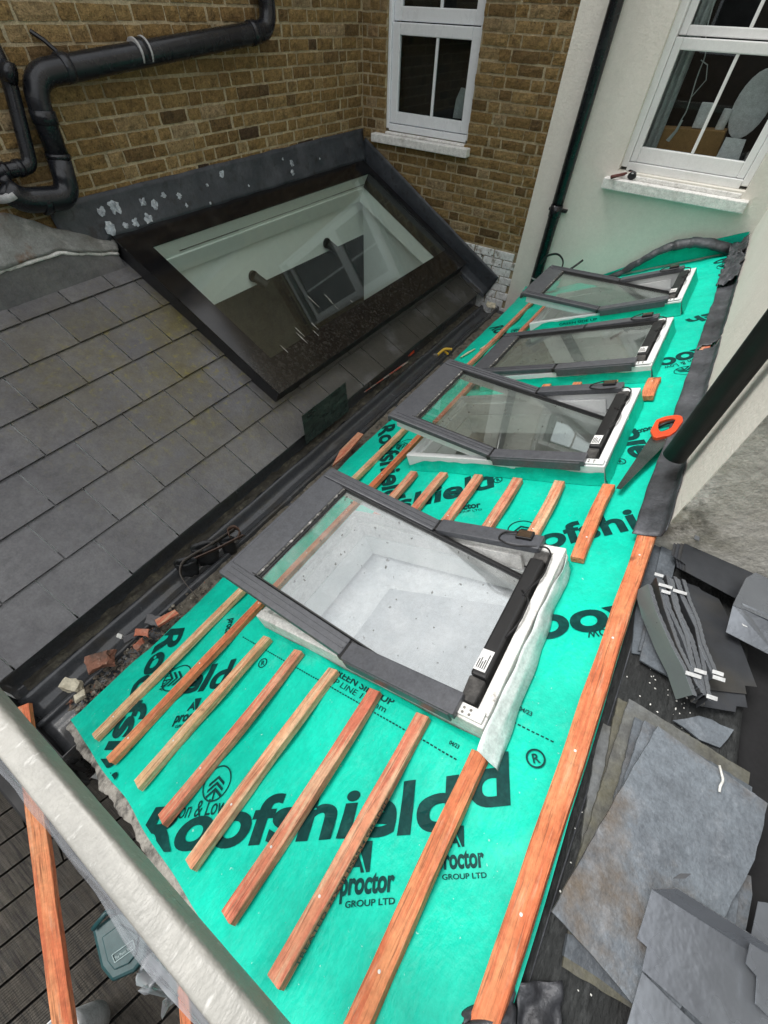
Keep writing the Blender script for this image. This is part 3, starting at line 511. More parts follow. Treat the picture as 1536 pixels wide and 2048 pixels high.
# rooflight
rl = thing('rooflight', 'long black framed fixed rooflight set in the slate roof', 'rooflight', S(.7, 3.2, 0))
q = MB(); h1 = .135; U0, U1, Y0, Y1 = -.02, 1.52, 1.73, 4.685
for a, b, c, d in ((U0, U1, Y0, Y0 + .09), (U0, U1, Y1 - .09, Y1), (U0, U0 + .09, Y0 + .09, Y1 - .09), (U1 - .09, U1, Y0 + .09, Y1 - .09)): q.box(S, (a, c, -.01), (b, d, h1))
q.build('kerb', kerb_m, rl)
q = MB()
for a, b, c, d in ((HU0 - .03, HU0 - .012, HY0 - .012, HY1 + .012), (HU1 + .012, HU1 + .03, HY0 - .012, HY1 + .012), (HU0 - .03, HU1 + .03, HY0 - .03, HY0 - .0125), (HU0 - .03, HU1 + .03, HY1 + .0125, HY1 + .03)): q.box(S, (a, c, -.011), (b, d, h1 - .001))
q.build('lining', bright_plaster_m, rl)
q = MB(); a0, a1, b0, b1 = U0 - .012, U1 + .012, Y0 - .012, Y1 + .004; z0, z1 = h1 + .001, h1 + .012
for a, b, c, d in ((a0, a1, b0, HY0), (a0, a1, HY1, b1), (a0, HU0, HY0, HY1), (HU1, a1, HY0, HY1)): q.box(S, (a, c, z0), (b, d, z1))
q.build('glass_border', frit_m, rl)
q = MB(); q.box(S, (HU0, HY0, z0 + .002), (HU1, HY1, z1 - .001)); pn = q.build('pane', sky_glass, rl)
for px, py, ln in ((615, 592, .13), (648, 588, .09), (656, 598, .07), (590, 655, .1), (622, 645, .08), (668, 610, .05), (592, 665, .12), (560, 690, .08), (625, 660, .07), (700, 600, .03), (560, 690, .06)):
    d = ray(px, py); p = d * ((SN.dot(S0) + z1) / d.dot(SN)); u = (p - S0).dot(SD); y = p.y
    q = MB(); q.prism([S(u, y - .002, z1 + .0008), S(u + ln * .5, y - .004, z1 + .0008), S(u + ln, y - .001, z1 + .0008), S(u + ln, y + .002, z1 + .0008), S(u + ln * .4, y + .003, z1 + .0008), S(u + .01, y + .004, z1 + .0008)], SN * .0006); q.build('dried_streak', streak_m, pn)
# flashings
fl = thing('black_flashing', 'black painted flashing with peeling pale patches along the foot of the brick wall', 'flashing', (XL, 3, -1))
def upst(s, t):
    y = 1.42 + (YB - .01 - 1.42) * s; zt = -.842 + .02 * s + .006 * nse(y * 6, 1, 2); zb = -1.075 if y > 1.70 else -1.10
    x = XL + .006 + (.055 if y > 1.72 else .05) * (1 - t) ** 1.5 + .008 * nse(y * 5, t * 3, 7)
    return Vector((x, y, zb + (zt - zb) * t))
q = MB(); q.grid(upst, 90, 8); q.build('wall_upstand', flash_m, fl, smooth=True, solid=.004, off=0)
def farup(s, t):
    u = -.10 + 2.0 * s; dz = .30 - .05 * s
    if t < .6: h = dz * (1 - t / .6); y = YB - .028 - .006 * nse(u * 6, t * 3, 1) - (.0 if t < .5 else .02)
    else: h = .0 + .02 * (1 - t); y = YB - .045 - (t - .6) / .4 * .055
    return S(u, y, max(h, .012) + (.14 if t > .6 and 0 else 0))
q = MB(); q.grid(farup, 60, 14); q.build('end_upstand', flash_m, fl, smooth=True, solid=.004, off=0)
def flake(px, py, r, sd):
    d = ray(px, py); best = None
    c = onx(px, py, XL + .03); n = 17; m = MB(); base = []
    for k in range(n):
        a = 2 * pi * k / n; rr = r * (1 + .75 * nse(cos(a) * 2 + sd, sin(a) * 2, sd * 1.7) + .3 * nse(a * 4, sd, 2)); base.append((c.y + cos(a) * rr, c.z + sin(a) * rr * .9))
    def xs(y, z): t = min(1, max(0, (z + 1.075) / .24)); return XL + .0125 + .055 * (1 - t) ** 1.5 + .008 * nse(y * 5, t * 3, 7)
    m.add([(xs(y, z), y, z) for y, z in base] + [(xs(c.y, c.z) + .003, c.y, c.z)], [(k, (k + 1) % n, n) for k in range(n)]); return m
for i, (px, py, r) in enumerate(((228, 414, .05), (204, 424, .035), (286, 405, .03), (310, 408, .036), (328, 391, .024), (358, 392, .028), (292, 436, .04), (218, 455, .045), (247, 449, .025), (266, 444, .03), (445, 347, .032), (415, 370, .014), (584, 326, .03), (582, 345, .028), (638, 317, .013), (370, 410, .016), (416, 405, .012), (567, 318, .012), (495, 371, .01))):
    flake(px, py, r * .8, i * 3.1 + 1).build('peeled_patch', peel_m, fl)
# flat bit of roof at far left with its white mortar fillet
wt = [Vector((XL + .012, y, z)) for y, z in ((-1.0, -.62), (.6, -.72), (1.17, -.83), (1.30, -.88), (1.385, -.96), (1.60, -1.06), (1.74, -1.10))]
wl = [S(-.03, -1.0, .05), S(-.03, .55, .05), onx(0, 540, XL + .1), onx(60, 522, XL + .1), onx(120, 505, XL + .1), onx(180, 505, XL + .09), onx(235, 506, XL + .08)]
def wedge(s, t):
    k = s * 6; i = min(int(k), 5); f = k - i; a = wt[i].lerp(wt[i + 1], f); b = wl[i].lerp(wl[i + 1], f); p = a.lerp(b, t); return p + Vector((.012 * nse(p.y * 9, t * 4, 1), 0, .012 * nse(p.y * 8, t * 5, 7)))
q = MB(); q.grid(wedge, 90, 10)
tag(q.build('flat_roof_strip', conc_m, smooth=True, solid=.03, off=-1, loc=(XL, .5, -1.0)), 'weathered grey sloping strip at the foot of the brick wall beyond the slates', 'roof')
q = MB(); n = 50; q.tube([wedge(i / n, 1.0) + Vector((.004, 0, -.004)) for i in range(n + 1)], [.011 + .006 * nse(i * .7, 3, 3) for i in range(n + 1)], 8)
tag(q.build('mortar_fillet', limew_m, smooth=True, loc=S(-.15, .6, 0)), 'white mortar fillet along the top edge of the slates', 'mortar')
# ================================================================ VALLEY GUTTER
gt = thing('valley_gutter', 'black lined gutter running in the valley between the slate roof and the green roof', 'gutter', (-1.6, 2, -2.2))
prof = [(-1.80, -2.07), (-1.795, -2.19), (-1.735, -2.20), (-1.715, -2.165), (-1.70, -2.17), (-1.675, -2.22), (-1.63, -2.235), (-1.585, -2.22), (-1.545, -2.165), (-1.525, -2.135), (-1.51, -2.135), (-1.50, -2.165), (-1.43, -2.175), (-1.25, -2.16), (-1.22, -2.0)]
def gut(s, t):
    k = t * (len(prof) - 1); i = min(int(k), len(prof) - 2); f = k - i; a, b = prof[i], prof[i + 1]; y = -.46 + 5.2 * s
    return Vector((a[0] + (b[0] - a[0]) * f + .006 * nse(y * 3, t * 5, 1), y, a[1] + (b[1] - a[1]) * f + .006 * nse(y * 4, t * 6, 8)))
q = MB(); q.grid(gut, 110, 42); q.build('gutter_liner', gutter_m, gt, smooth=True, solid=.006, off=0)
q = MB(); q.grid(lambda s, t: Vector((-1.79 + .068 * t, -.40 + 5.1 * s, -2.17 + .022 * nse(s * 60, t * 3, 1) + .012 * nse(s * 160, t * 9, 5))), 260, 6); q.build('gutter_muck', muck_m, gt, smooth=True)
q = MB(); q.grid(lambda s, t: Vector((-1.50 + .26 * t, .15 + 4.5 * s, -2.158 + .012 * nse(s * 40, t * 4, 1) + .006 * nse(s * 130, t * 12, 5))), 200, 12); q.build('dirt_ledge', dirt_m, gt, smooth=True)
q = MB(); q.tube([(-1.44, -.52, -2.16), (-1.44, -.52, -2.6)], .055, 24, caps=False); q.build('outlet_spigot', pipe_m, gt, smooth=True, solid=.005)
q = MB(); q.box(W, (-1.74, -.47, -2.26), (-1.24, -.455, -2.10)); q.build('stop_end', matt_black_m, gt)
q = MB(); q.box(W, (-1.62, -.70, -2.30), (-1.2, -.48, -2.20)); q.build('hopper', matt_black_m, gt, bevel=.01)
# rubble
rub = MB()
for i in range(640):
    y = -.33 + .75 * abs(random.gauss(.35, .33)); x = -1.40 + rnd(-.11, .12) - (y < .0) * .02
    if y > .62: continue
    z = -2.155 + .05 * max(0, 1 - abs(x + 1.37) / .14) * max(0, 1 - (y + .3) / 1.0); k = lump((x, y, z + rnd(0, .012)), (rnd(.003, .008) if i % 6 else rnd(.008, .017)), (rnd(.5, 1.5), rnd(.5, 1.5), rnd(.35, .9)), 1, 1.1, i * 1.3); rub.add(k.v, k.f)
tag(rub.build('rubble', rubble_m, loc=(-1.4, 0, -2.15)), 'loose mortar crumbs and grit on the ledge beside the green membrane', 'rubble', kind='stuff')
def chunk(px, py, z, dims, rz, m, name, label, cat, rx=.1, ry=.1, group=None):
    p = onz(px, py, z); M_ = Matrix.Translation(p) @ Matrix.Rotation(rz, 4, 'Z') @ Matrix.Rotation(rx, 4, 'X') @ Matrix.Rotation(ry, 4, 'Y'); sd_ = rnd(0, 50)
    f = lambda a, b, c: M_ @ Vector((a + .30 * dims[0] * nse(a * 30 + sd_, b * 30, c * 30), b + .30 * dims[1] * nse(a * 30, b * 30 + sd_, c * 30), c + .22 * dims[2] * nse(a * 30, b * 30, c * 30 + sd_)))
    q = MB(); n = 4; a, b, c = [d / 2 for d in dims]
    bm = bmesh.new(); bmesh.ops.create_cube(bm, size=1); bmesh.ops.subdivide_edges(bm, edges=bm.edges[:], cuts=3, use_grid_fill=True)
    q.add([f(v.co.x * dims[0], v.co.y * dims[1], v.co.z * dims[2]) for v in bm.verts], [tuple(x.index for x in fc.verts) for fc in bm.faces]); bm.free()
    return tag(q.build(name, m, bevel=.003, loc=p), label, cat, group)
chunk(202, 1322, -2.08, (.10, .075, .05), 1.0, red_brick, 'broken_brick', 'broken half of a red brick on the rubble beside the green membrane', 'brick', .2, -.2)
chunk(146, 1372, -2.11, (.075, .05, .05), .4, cream_stone, 'stone_chunk', 'larger cream stone chunk at the end of the rubble', 'stone')
chunk(160, 1392, -2.10, (.045, .032, .03), 1.2, cream_stone, 'stone_chunk', 'smaller cream stone chunk touching the green membrane', 'stone')
chunk(285, 1266, -2.10, (.06, .04, .012), .5, terra_m, 'tile_shard', 'pink terracotta shard lying flat on the rubble', 'shard', .3, .2)
chunk(278, 1288, -2.09, (.05, .03, .012), 1.4, terra_m, 'tile_shard', 'upright terracotta shard tucked against the membrane edge', 'shard', .9, .2)
chunk(262, 1272, -2.10, (.07, .03, .006), 1.1, slate_m, 'slate_shard', 'grey slate splinter standing in the rubble', 'shard', .8, .1)
chunk(306, 1240, -2.10, (.08, .05, .006), .4, slate_m, 'slate_shard', 'broad grey slate shard lying beyond the terracotta pieces', 'shard', .1, .1)
chunk(240, 1272, -2.12, (.028, .02, .02), .3, crumb_m, 'stone_chip', 'small white stone chip at the gutter rim', 'stone')
chunk(982, 610, -2.1, (.10, .08, .02), .2, cream_stone, 'stone_flake', 'pale flat stone flake at the far end of the gutter', 'stone')
# small things in the gutter
chunk(820, 706, -2.13, (.035, .09, .02), -.1, saw_or, 'red_plastic_piece', 'bright red plastic offcut under the eaves of the slate roof', 'offcut')
q = MB(); p0, p1 = onz(728, 785, -2.1), onz(808, 728, -2.1); sdv = Vector((.045, .0, .035)); q.prism([p0, p1, p1 + sdv, p0 + sdv * .3], (0, 0, .008)); tag(q.build('painted_offcut', mat('flaking_red_paint', (.5, .45, .4), .7, layers=[dict(c=(.5, .1, .06), s=12, lo=.45, hi=.55, d=6), dict(c=(.08, .07, .06), s=22, lo=.55, hi=.65)]), loc=p0), 'long wooden offcut with flaking red and white paint lying in the gutter', 'offcut')
q = MB(); c = onz(890, 708, -2.08); q.tube(rounded([c + Vector((-.05, -.06, 0)), c + Vector((-.01, .0, .05)), c + Vector((.05, .03, .05))], .02), .012, 8); q.tube([c + Vector((-.01, .02, .01)), c + Vector((.04, -.03, .03))], .01, 8); t_ = q.build('spring_clamp', yellow_m, loc=c); tag(t_, 'small yellow spring clamp at the edge of the gutter', 'clamp')
q = MB(); q.box(lambda a, b, d: c + Vector((a - .06, b - .08, d)), (-.02, -.015, -.01), (.02, .015, .015)); q.build('clamp_jaw', steel_m, t_, bevel=.003)
q = MB(); q.prism([onz(665, 935, -2.09), onz(690, 915, -2.09), onz(727, 872, -2.09), onz(716, 868, -2.09), onz(680, 905, -2.09)], (0, 0, .02)); tag(q.build('batten_offcut', wood_red, loc=onz(690, 905, -2.09), bevel=.002), 'splintered orange batten offcut poking from under the membrane edge', 'offcut')
q = MB(); q.prism([onz(312, 1243, -2.06), onz(352, 1222, -2.06), onz(360, 1230, -2.06), onz(318, 1255, -2.06)], (0, 0, .02)); tag(q.build('batten_offcut', wood_red, loc=onz(330, 1240, -2.06), bevel=.002), 'short orange batten offcut at the top of the rubble', 'offcut')
# loose greenish slate standing at the eaves
b0, b1 = onz(612, 888, -2.10), onz(697, 822, -2.10)
q = MB(); q.prism([b0, b1, ony(690, 765, b1.y - .02), ony(603, 832, b0.y - .03)], (.006, 0, .003)); tag(q.build('loose_slate', glass_green, loc=b0, bevel=.001), 'greenish wet loose slate standing on edge in the gutter against the eaves', 'slate')
# tool pouch
tp = thing('tool_belt', 'black leather tool belt with pouches and a looped strap lying in the gutter', 'tool belt', onz(430, 1110, -2.1))
def pocket(p, w_, d_, h_, rz, m, nm):
    M_ = Matrix.Translation(p) @ Matrix.Rotation(rz, 4, 'Z') @ Matrix.Rotation(-.35, 4, 'X'); q = MB(); n = 20
    def f(s, t): a = 2 * pi * s; return M_ @ Vector((cos(a) * w_ / 2 * (.75 + .25 * t) * (1 + .1 * nse(cos(a) * 2, t * 3, 1)), sin(a) * d_ / 2 * (.6 + .4 * t), h_ * t + .012 * nse(cos(a) * 2, sin(a) * 2, t * 4)))
    q.grid(f, n, 5); q.add([f(i / n, .08) for i in range(n)], [tuple(range(n))]); q.build(nm, m, tp, smooth=True, solid=.004, off=0)
c = onz(425, 1120, -2.15)
pocket(c + Vector((0, -.02, 0)), .15, .09, .13, .9, leather_m, 'pouch'); pocket(c + Vector((-.03, -.14, 0)), .13, .08, .10, .8, leather_m, 'pouch'); pocket(c + Vector((.05, .10, 0)), .09, .06, .1, .9, leather_m, 'pouch')
q = MB(); pt = rounded([onz(x, y, -2.10 + dz) for x, y, dz in ((396, 1195, -.03), (376, 1172, .0), (362, 1150, .03), (366, 1128, .05), (385, 1115, .06), (420, 1095, .07), (470, 1062, .05))], .05); q.strip(pt, [Vector((.006, -.004, .034))] * len(pt)); q.build('strap', tan_leather, tp, smooth=True, solid=.004)
q = MB(); pt = [onz(x, y, -2.06) for x, y in ((395, 1118), (440, 1098), (490, 1072))]; q.strip(pt, [Vector((.02, -.02, .05))] * 3); q.build('belt', brown_leather, tp, solid=.005)
q = MB(); pt = rounded([onz(x, y, -2.04) for x, y in ((462, 1078), (458, 1064), (470, 1058), (482, 1066), (478, 1080))], .02); q.strip(pt, [Vector((.0, .0, .04))] * len(pt)); q.build('hammer_loop', brown_leather, tp, smooth=True, solid=.005)
MB().tube([c + Vector((.075, .14, .09)), c + Vector((.08, .15, .11))], .012, 12).build('rivet', steel_m, tp)
# ================================================================ GREEN ROOF EXTENSION
lean = thing('lean_to_extension', 'lean-to extension under repair with its roof wrapped in green membrane', 'extension', (-.4, 2, -4.3))
WU0, WU1 = -1.42, -.405
WY = [(.370, 1.055), (1.545, 2.235), (2.485, 3.165), (3.445, 4.135)]
EU0, EU1, EY0, EY1 = -1.975, -.180, -.325, 4.745
IU0, IU1 = WU0 + .05, WU1 - .05
q = MB(); cuts = [EY0 + .02] + [v for a, b in WY for v in (a + .05, b - .05)] + [EY1]
for i in range(0, len(cuts), 2): q.box(G, (EU0 + .03, cuts[i], -.15), (EU1 - .01, cuts[i + 1], -.026))
for a, b in WY: q.box(G, (EU0 + .03, a + .05, -.15), (IU0, b - .05, -.026)); q.box(G, (IU1, a + .05, -.15), (EU1 - .01, b - .05, -.026))
q.build('roof_deck', plaster_m, lean)
q = MB(); q.box(W, (-1.24, EY0 + .03, -4.3), (-1.18, 4.745, -2.06)); q.box(W, (.28, EY0 + .03, -4.3), (.345, 4.745, -1.34)); 
for yy in (EY0 + .03, 4.70): q.prism([(-1.18, yy, -4.3), (.28, yy, -4.3), G(EU1 - .05, yy, -.145), G(EU0 + .10, yy, -.145)], (0, .04, 0))
q.build('wall', plaster_m, lean)
q = MB(); q.add([G(EU0 + .05, EY0 + .05, -.15), G(EU1 - .03, EY0 + .05, -.15), G(EU1 - .03, EY0 + .05, -.02) * 1, G(EU0 + .05, EY0 + .05, -.02), Vector((-1.2, EY0 + .05, -4.3)), Vector((.3, EY0 + .05, -4.3))], [(0, 1, 5, 4), (0, 3, 2, 1)]); q.build('gable_wall', matt_black_m, lean)
q = MB(); q.box(W, (-1.18, EY0 + .1, -4.3), (.28, 4.70, -4.28)); q.build('floor', floor_m, lean)
# membrane
def hd(u, y):
    k = min(1, max(0, (y - EY0) / .12), max(0, (u - EU0) / .1))
    for a, b in WY:
        du = max(WU0 - u, 0, u - WU1); dy = max(a - y, 0, y - b); k = min(k, min(1, math.hypot(du, dy) / .08))
    return k * (.0045 * nse(u * 3.2, y * 2.1, 3) + .0025 * nse(u * 11, y * 7, 8) - .014 * sin(pi * (y + .1) / .42) ** 2 + .006 * max(0, 1 - abs(nse(u * 2.2 + y, y * 2.6 - u, 12)) * 9))
ml = thing('roof_membrane', 'bright green printed breather membrane laid over the lean-to roof', 'membrane', G(-1, 2, 0))
us = sorted(set([EU0 + (EU1 - EU0) * i / 44 for i in range(45)] + [WU0 + .03, WU1 - .03])); ys = sorted(set([EY0 + (EY1 - EY0) * i / 120 for i in range(121)] + [v for a, b in WY for v in (a + .03, b - .03)]))
us = [u for i, u in enumerate(us) if i == 0 or u - us[i - 1] > 1e-4]; ys = [y for i, y in enumerate(ys) if i == 0 or y - ys[i - 1] > 1e-4]
q = MB(); ids = {}
def edge(u, y):
    e = 0
    if u == us[0]: u += .018 * nse(y * 2, 4, 4) + .01 * nse(y * 7, 1, 4) - max(0, y - 3.9) * .02; e = -.012
    if y == ys[0]: y += .012 * nse(u * 4, 2, 1); e = -.006
    return G(u, y, hd(u, y) + e)
for j, y in enumerate(ys):
    for i, u in enumerate(us): ids[i, j] = len(q.v); q.v.append(edge(u, y))
for j in range(len(ys) - 1):
    for i in range(len(us) - 1):
        cu_, cy_ = (us[i] + us[i + 1]) / 2, (ys[j] + ys[j + 1]) / 2
        if any(a + .03 < cy_ < b - .03 and WU0 + .03 < cu_ < WU1 - .03 for a, b in WY): continue
        q.f.append((ids[i, j], ids[i + 1, j], ids[i + 1, j + 1], ids[i, j + 1]))
q.build('membrane_sheet', green_m, ml, smooth=True)
# lap of the upper sheet near the verge
q = MB(); q.grid(lambda s, t: G(-.430 + .012 * nse(t * 6, 1, 1) + (.235) * s, EY0 - .004 + .675 * t, hd(-.452 + .255 * s, EY0 + .675 * t) + (.0025 if s > .01 else .0012)), 12, 30); q.build('overlap_sheet', green_m, ml, smooth=True)
# dressed up the window frames
def upturn(pts, hs, thick=.0):
    q = MB(); n = len(pts)
    def f(s, t):
        k = s * (n - 1); i = min(int(k), n - 2); a, b = Vector(pts[i]), Vector(pts[i + 1]); p = a + (b - a) * (k - i); h = hs(s) * t
        o = .012 * (1 - t) ** 2 + .004 * nse(s * 9, t * 2, pts[0][1])
        nrm = Vector((b.y - a.y, -(b.x - a.x))).normalized(); return G(p.x + nrm.x * (.003 + o), p.y + nrm.y * (.003 + o), h + .002)
    q.grid(f, 60, 6); q.build('upturn', green_m, ml, smooth=True)
def rip(base, amp, sd_): return lambda s: base + amp * nse(s * 7, sd_, 1) + amp * .5 * nse(s * 19, sd_, 4)
def ends(s): return min(1, s / .12)
for i, (a, b) in enumerate(WY):
    if i == 0:
        upturn([(WU0, a), (WU1, a)], lambda s: .02 + .012 * nse(s * 6, 2, 2)); upturn([(WU1, a), (WU1, b)], lambda s: .03)
    else:
        hh = (.062, .062, .078)[i - 1]
        upturn([(WU0, a), (WU1, a)], (lambda hh, i: lambda s: (hh + .012 * nse(s * 6, i, 2) + .005 * nse(s * 21, i, 2)) * min(1, .35 + s * 6))(hh, i))
        upturn([(WU1, a), (WU1, b)], (lambda hh, i: lambda s: hh + .016 + .006 * nse(s * 6, i, 7))(hh, i))
        upturn([(WU0 - .0, b), (WU0, a)], lambda s: .02 + .008 * nse(s * 6, 3, 7))
# prints
R33 = radians(33.8)
def P(txt, a, b, ang, w_, h_, off=.02, shear=.12, lift=.0028, nm='printed_lettering', clip=None): return lettering(txt, G, a, b, ang, w_, h_, ink_m, ml, nm, off, shear, lift, hd, clip, [((0, EY0 + .012, 0), (0, -1, 0)), ((EU0 + .03, 0, 0), (-1, 0, 0)), ((EU1 - .006, 0, 0), (1, 0, 0))])
def emblem(u, y, r, ang, lift=.0028):
    q = MB(); n = 40; ca, sa = cos(ang), sin(ang)
    def g(x, z): a, b = u + x * ca - z * sa, y + x * sa + z * ca; return G(a, b, lift + hd(a, b))
    vs = []
    for k in range(n): t = 2 * pi * k / n; vs += [g(r * cos(t), r * sin(t)), g(r * .92 * cos(t), r * .92 * sin(t))]
    q.add(vs, [(2 * k, 2 * ((k + 1) % n), 2 * ((k + 1) % n) + 1, 2 * k + 1) for k in range(n)])
    for j in range(3):
        z = r * (.42 - .33 * j); w_, t_ = r * .55, r * .17
        q.add([g(-w_, z - w_ * .75), g(0, z), g(0, z - t_), g(-w_, z - w_ * .75 - t_)], [(0, 3, 2, 1)]); q.add([g(w_, z - w_ * .75), g(0, z), g(0, z - t_), g(w_, z - w_ * .75 - t_)], [(0, 1, 2, 3)])
    q.add([g(-r * .05, -r * .3), g(r * .05, -r * .3), g(r * .05, -r * .92), g(-r * .05, -r * .92)], [(0, 3, 2, 1)])
    q.build('printed_emblem', ink_m, ml)
def alogo(u, y, s, ang, lift=.0028):
    q = MB(); ca, sa = cos(ang), sin(ang)
    def g(x, z): a, b = u + x * s * ca - z * s * sa, y + x * s * sa + z * s * ca; return G(a, b, lift + hd(a, b))
    q.add([g(.40, 1), g(1, 1), g(.92, 0), g(.78, 0)], [(0, 3, 2, 1)]); q.add([g(0, 0), g(.16, .0), g(.24, .18), g(.52, .18), g(.56, .0), g(.70, 0), g(.36, .78)], [(0, 1, 2, 3, 4, 5, 6)])
    q.build('printed_logo', ink_m, ml)
def reg(u, y, r, ang, lift=.0028):
    q = MB(); n = 28; vs = []
    for k in range(n):
        t = 2 * pi * k / n
        for rr in (r, r * .8): a, b = u + rr * cos(t), y + rr * sin(t); vs.append(G(a, b, lift + hd(a, b)))
    q.add(vs, [(2 * k, 2 * ((k + 1) % n), 2 * ((k + 1) % n) + 1, 2 * k + 1) for k in range(n)]); q.build('printed_ring', ink_m, ml)
    P('R', u - .33 * r * cos(ang) + .45 * r * sin(ang), y - .33 * r * sin(ang) - .45 * r * cos(ang), ang, r * .75, r * .95, .02, 0, lift)
def proctor(u, y, ang, w_, lift=.0028, full='GROUP LTD', clip=None):
    P('proctor', u, y, ang, w_, w_ * .27, .035, .1, lift, clip=clip); P(full, u + .12 * w_ * cos(ang) + .17 * w_ * sin(ang), y + .12 * w_ * sin(ang) - .17 * w_ * cos(ang), ang, w_ * .88, w_ * .085, .015, 0, lift, clip=clip)
    if clip is None: alogo(u + .3 * w_ * cos(ang) - .32 * w_ * sin(ang), y + .3 * w_ * sin(ang) + .32 * w_ * cos(ang), w_ * .36, ang, lift)
P('Roofshield', -1.20, -.375, R33, .985, .115, .03, .12, clip=((-.425, 0, 0), (1, 0, 0)))
emblem(-1.10, -.115, .05, R33); P('Don & Low', -1.17, -.262, R33, .20, .042, .0, .1)
proctor(-.575, -.095, radians(36), .135, clip=((-.447, 0, 0), (1, 0, 0))); alogo(-.585, -.055, .062, radians(36))
P('d', -.385, .218, R33, .115, .115, .03, .12, .0055); P('e', -.452, .178, R33, .06, .085, .03, .12, .0055, clip=((-.43, 0, 0), (-1, 0, 0))); reg(-.288, .394, .024, R33, .0055)
proctor(-.405, .068, R33, .115, .0055)
for u0, u1, yv in ((-1.50, -.46, .296), (-.385, -.255, .456)):
    q = MB(); n = int((u1 - u0) / .0125)
    for k in range(n):
        a = u0 + k * .0125; q.add([G(x, y_, .0026 + hd(x, y_)) for x, y_ in ((a, yv - .002), (a + .008, yv - .002), (a + .008, yv + .002), (a, yv + .002))], [(0, 1, 2, 3)])
    q.build('printed_dashes', ink_m, ml)
P('GREEN SIDE UP', -1.0, .338, 0, .28, .024, .02, 0); P('LAP LINE 150mm', -1.0, .310, 0, .27, .02, 0, 0); P('04/23', -.505, .322, 0, .03, .011, .02, 0); P('04/23', -.372, .493, 0, .036, .012, .02, 0, .0055)
A57 = radians(-52)
P('Roofshield', -1.985, .145, A57, .95, .125, .03, .12); emblem(-1.645, .03, .062, A57); P('Don & Low', -1.785, .11, A57, .2, .03, 0, .1)
P('eld', -1.56, -.005, R33, .22, .115, .03, .12); reg(-1.305, .25, .02, R33); proctor(-1.455, -.085, radians(36), .125); P('proctor', -1.66, .335, A57, .12, .03, .03, .1)
P('Roofshield', -1.985, 1.98, A57, .95, .125, .03, .12); emblem(-1.635, 1.80, .06, A57); P('Don & Low', -1.78, 1.9, A57, .2, .03, 0, .1)
P('Roofshield', -1.935, 3.78, A57, .9, .12, .03, .12); emblem(-1.60, 3.62, .055, A57)
P('shield', -1.29, 1.19, R33, .52, .13, .03, .12); reg(-.872, 1.512, .022, R33); proctor(-.995, 1.23, R33, .15)
emblem(-.635, 1.205, .058, R33); P('Don & Low', -.72, 1.05, R33, .22, .042, 0, .1); P('Roofshi', -.70, .97, radians(37), .60, .12, .03, .12, clip=((-.215, 0, 0), (1, 0, 0)))
B33 = radians(213.8)
P('Roofshield', -.155, .985, B33, .9, .125, .03, .12, clip=((-.40, 0, 0), (-1, 0, 0))); P('Don & Low', -.10, .93, B33, .22, .04, 0, .1)
P('fsh', -1.03, 2.29, radians(37), .2, .12, .03, .12)
P('Roofs', -.19, 2.90, B33, .40, .125, .03, .12, clip=((-.405, 0, 0), (-1, 0, 0))); P('Don & Low', -.22, 2.77, B33, .19, .035, 0, .1); emblem(-.262, 2.61, .058, B33)
P('sh', -.24, 3.44, B33, .16, .12, .03, .12); emblem(-.25, 4.40, .055, B33); P('Ro', -.20, 4.62, B33, .18, .1, .03, .12)
P('proctor', -.29, 2.03, B33, .12, .035, .03, .1); P('eld', -.27, 1.79, radians(120), .25, .125, .03, .12); reg(-.385, 1.72, .022, R33); P('D&L', -.86, 2.62, R33, .12, .03, 0, .1)
# on the upturn of the farthest window
def VF(a, b, c): return G(a, WY[3][0] - .0035 - c, b)
lettering('GREEN SIDE UP', VF, -1.18, .048, 0, .27, .018, ink_m, ml, 'printed_lettering', .02, 0, .014); lettering('LAP LINE 150mm', VF, -1.18, .022, 0, .26, .016, ink_m, ml, 'printed_lettering', 0, 0, .016)
# dried foam spots on the membrane
for i, pts_ in enumerate((((-1.90, 3.12), (-1.87, 3.2), (-1.84, 3.27)), ((-1.78, 3.25), (-1.74, 3.36), (-1.72, 3.45)))):
    q = MB(); q.tube([G(u, y, .006) for u, y in pts_], [.012, .02, .01], 8, flat=.5); q.build('foam_smear', foamfill_m, ml)
q = MB(); k = lump(G(-1.735, .235, .004), .011, (1.3, 1, .5), 2, .5, 3); q.add(k.v, k.f); q.build('foam_smear', foamfill_m, ml)
# wrinkled dark tongue of membrane at the far corner
q = MB(); q.grid(lambda s, t: G(-1.93 + .36 * s, 4.55 + .17 * t, .02 + .05 * t * (1 + nse(s * 5, t * 3, 2)) + .02 * nse(s * 9, t * 7, 5)), 16, 10); q.build('membrane_fold', green_m, ml, smooth=True)
# top strip up the back wall
q = MB(); q.grid(lambda s, t: Vector((-.62 + .95 * s, YB - .03 - .012 * nse(s * 6, t * 2, 1), G(( -.62 + .95 * s - .5075) / cos(GT), 0, 0).z + (.02 + .11 * min(1, s * 1.6)) * t)), 40, 4); q.build('upturn', green_m, ml, smooth=True)
# verge mortar
def vergef(s, t):
    k = min(1, t / .45); wv = .030 * (1 + .7 * nse(s * 14, 1, 1)) + .006 * nse(s * 70, t * 4, 2); u = -1.97 + 1.75 * s
    return G(u, EY0 + .022 - (.022 + wv) * k + .004 * nse(s * 90, t * 9, 6), -.010 - .008 * k ** 3 - .11 * max(0, (t - .45) / .55) + .005 * nse(s * 60, t * 8, 3) * k)
q = MB(); q.grid(vergef, 260, 16)
tag(q.build('verge_mortar', mort_edge_m, smooth=True, loc=G(-1, EY0, 0)), 'crumbly grey mortar edge under the near end of the green roof', 'mortar')
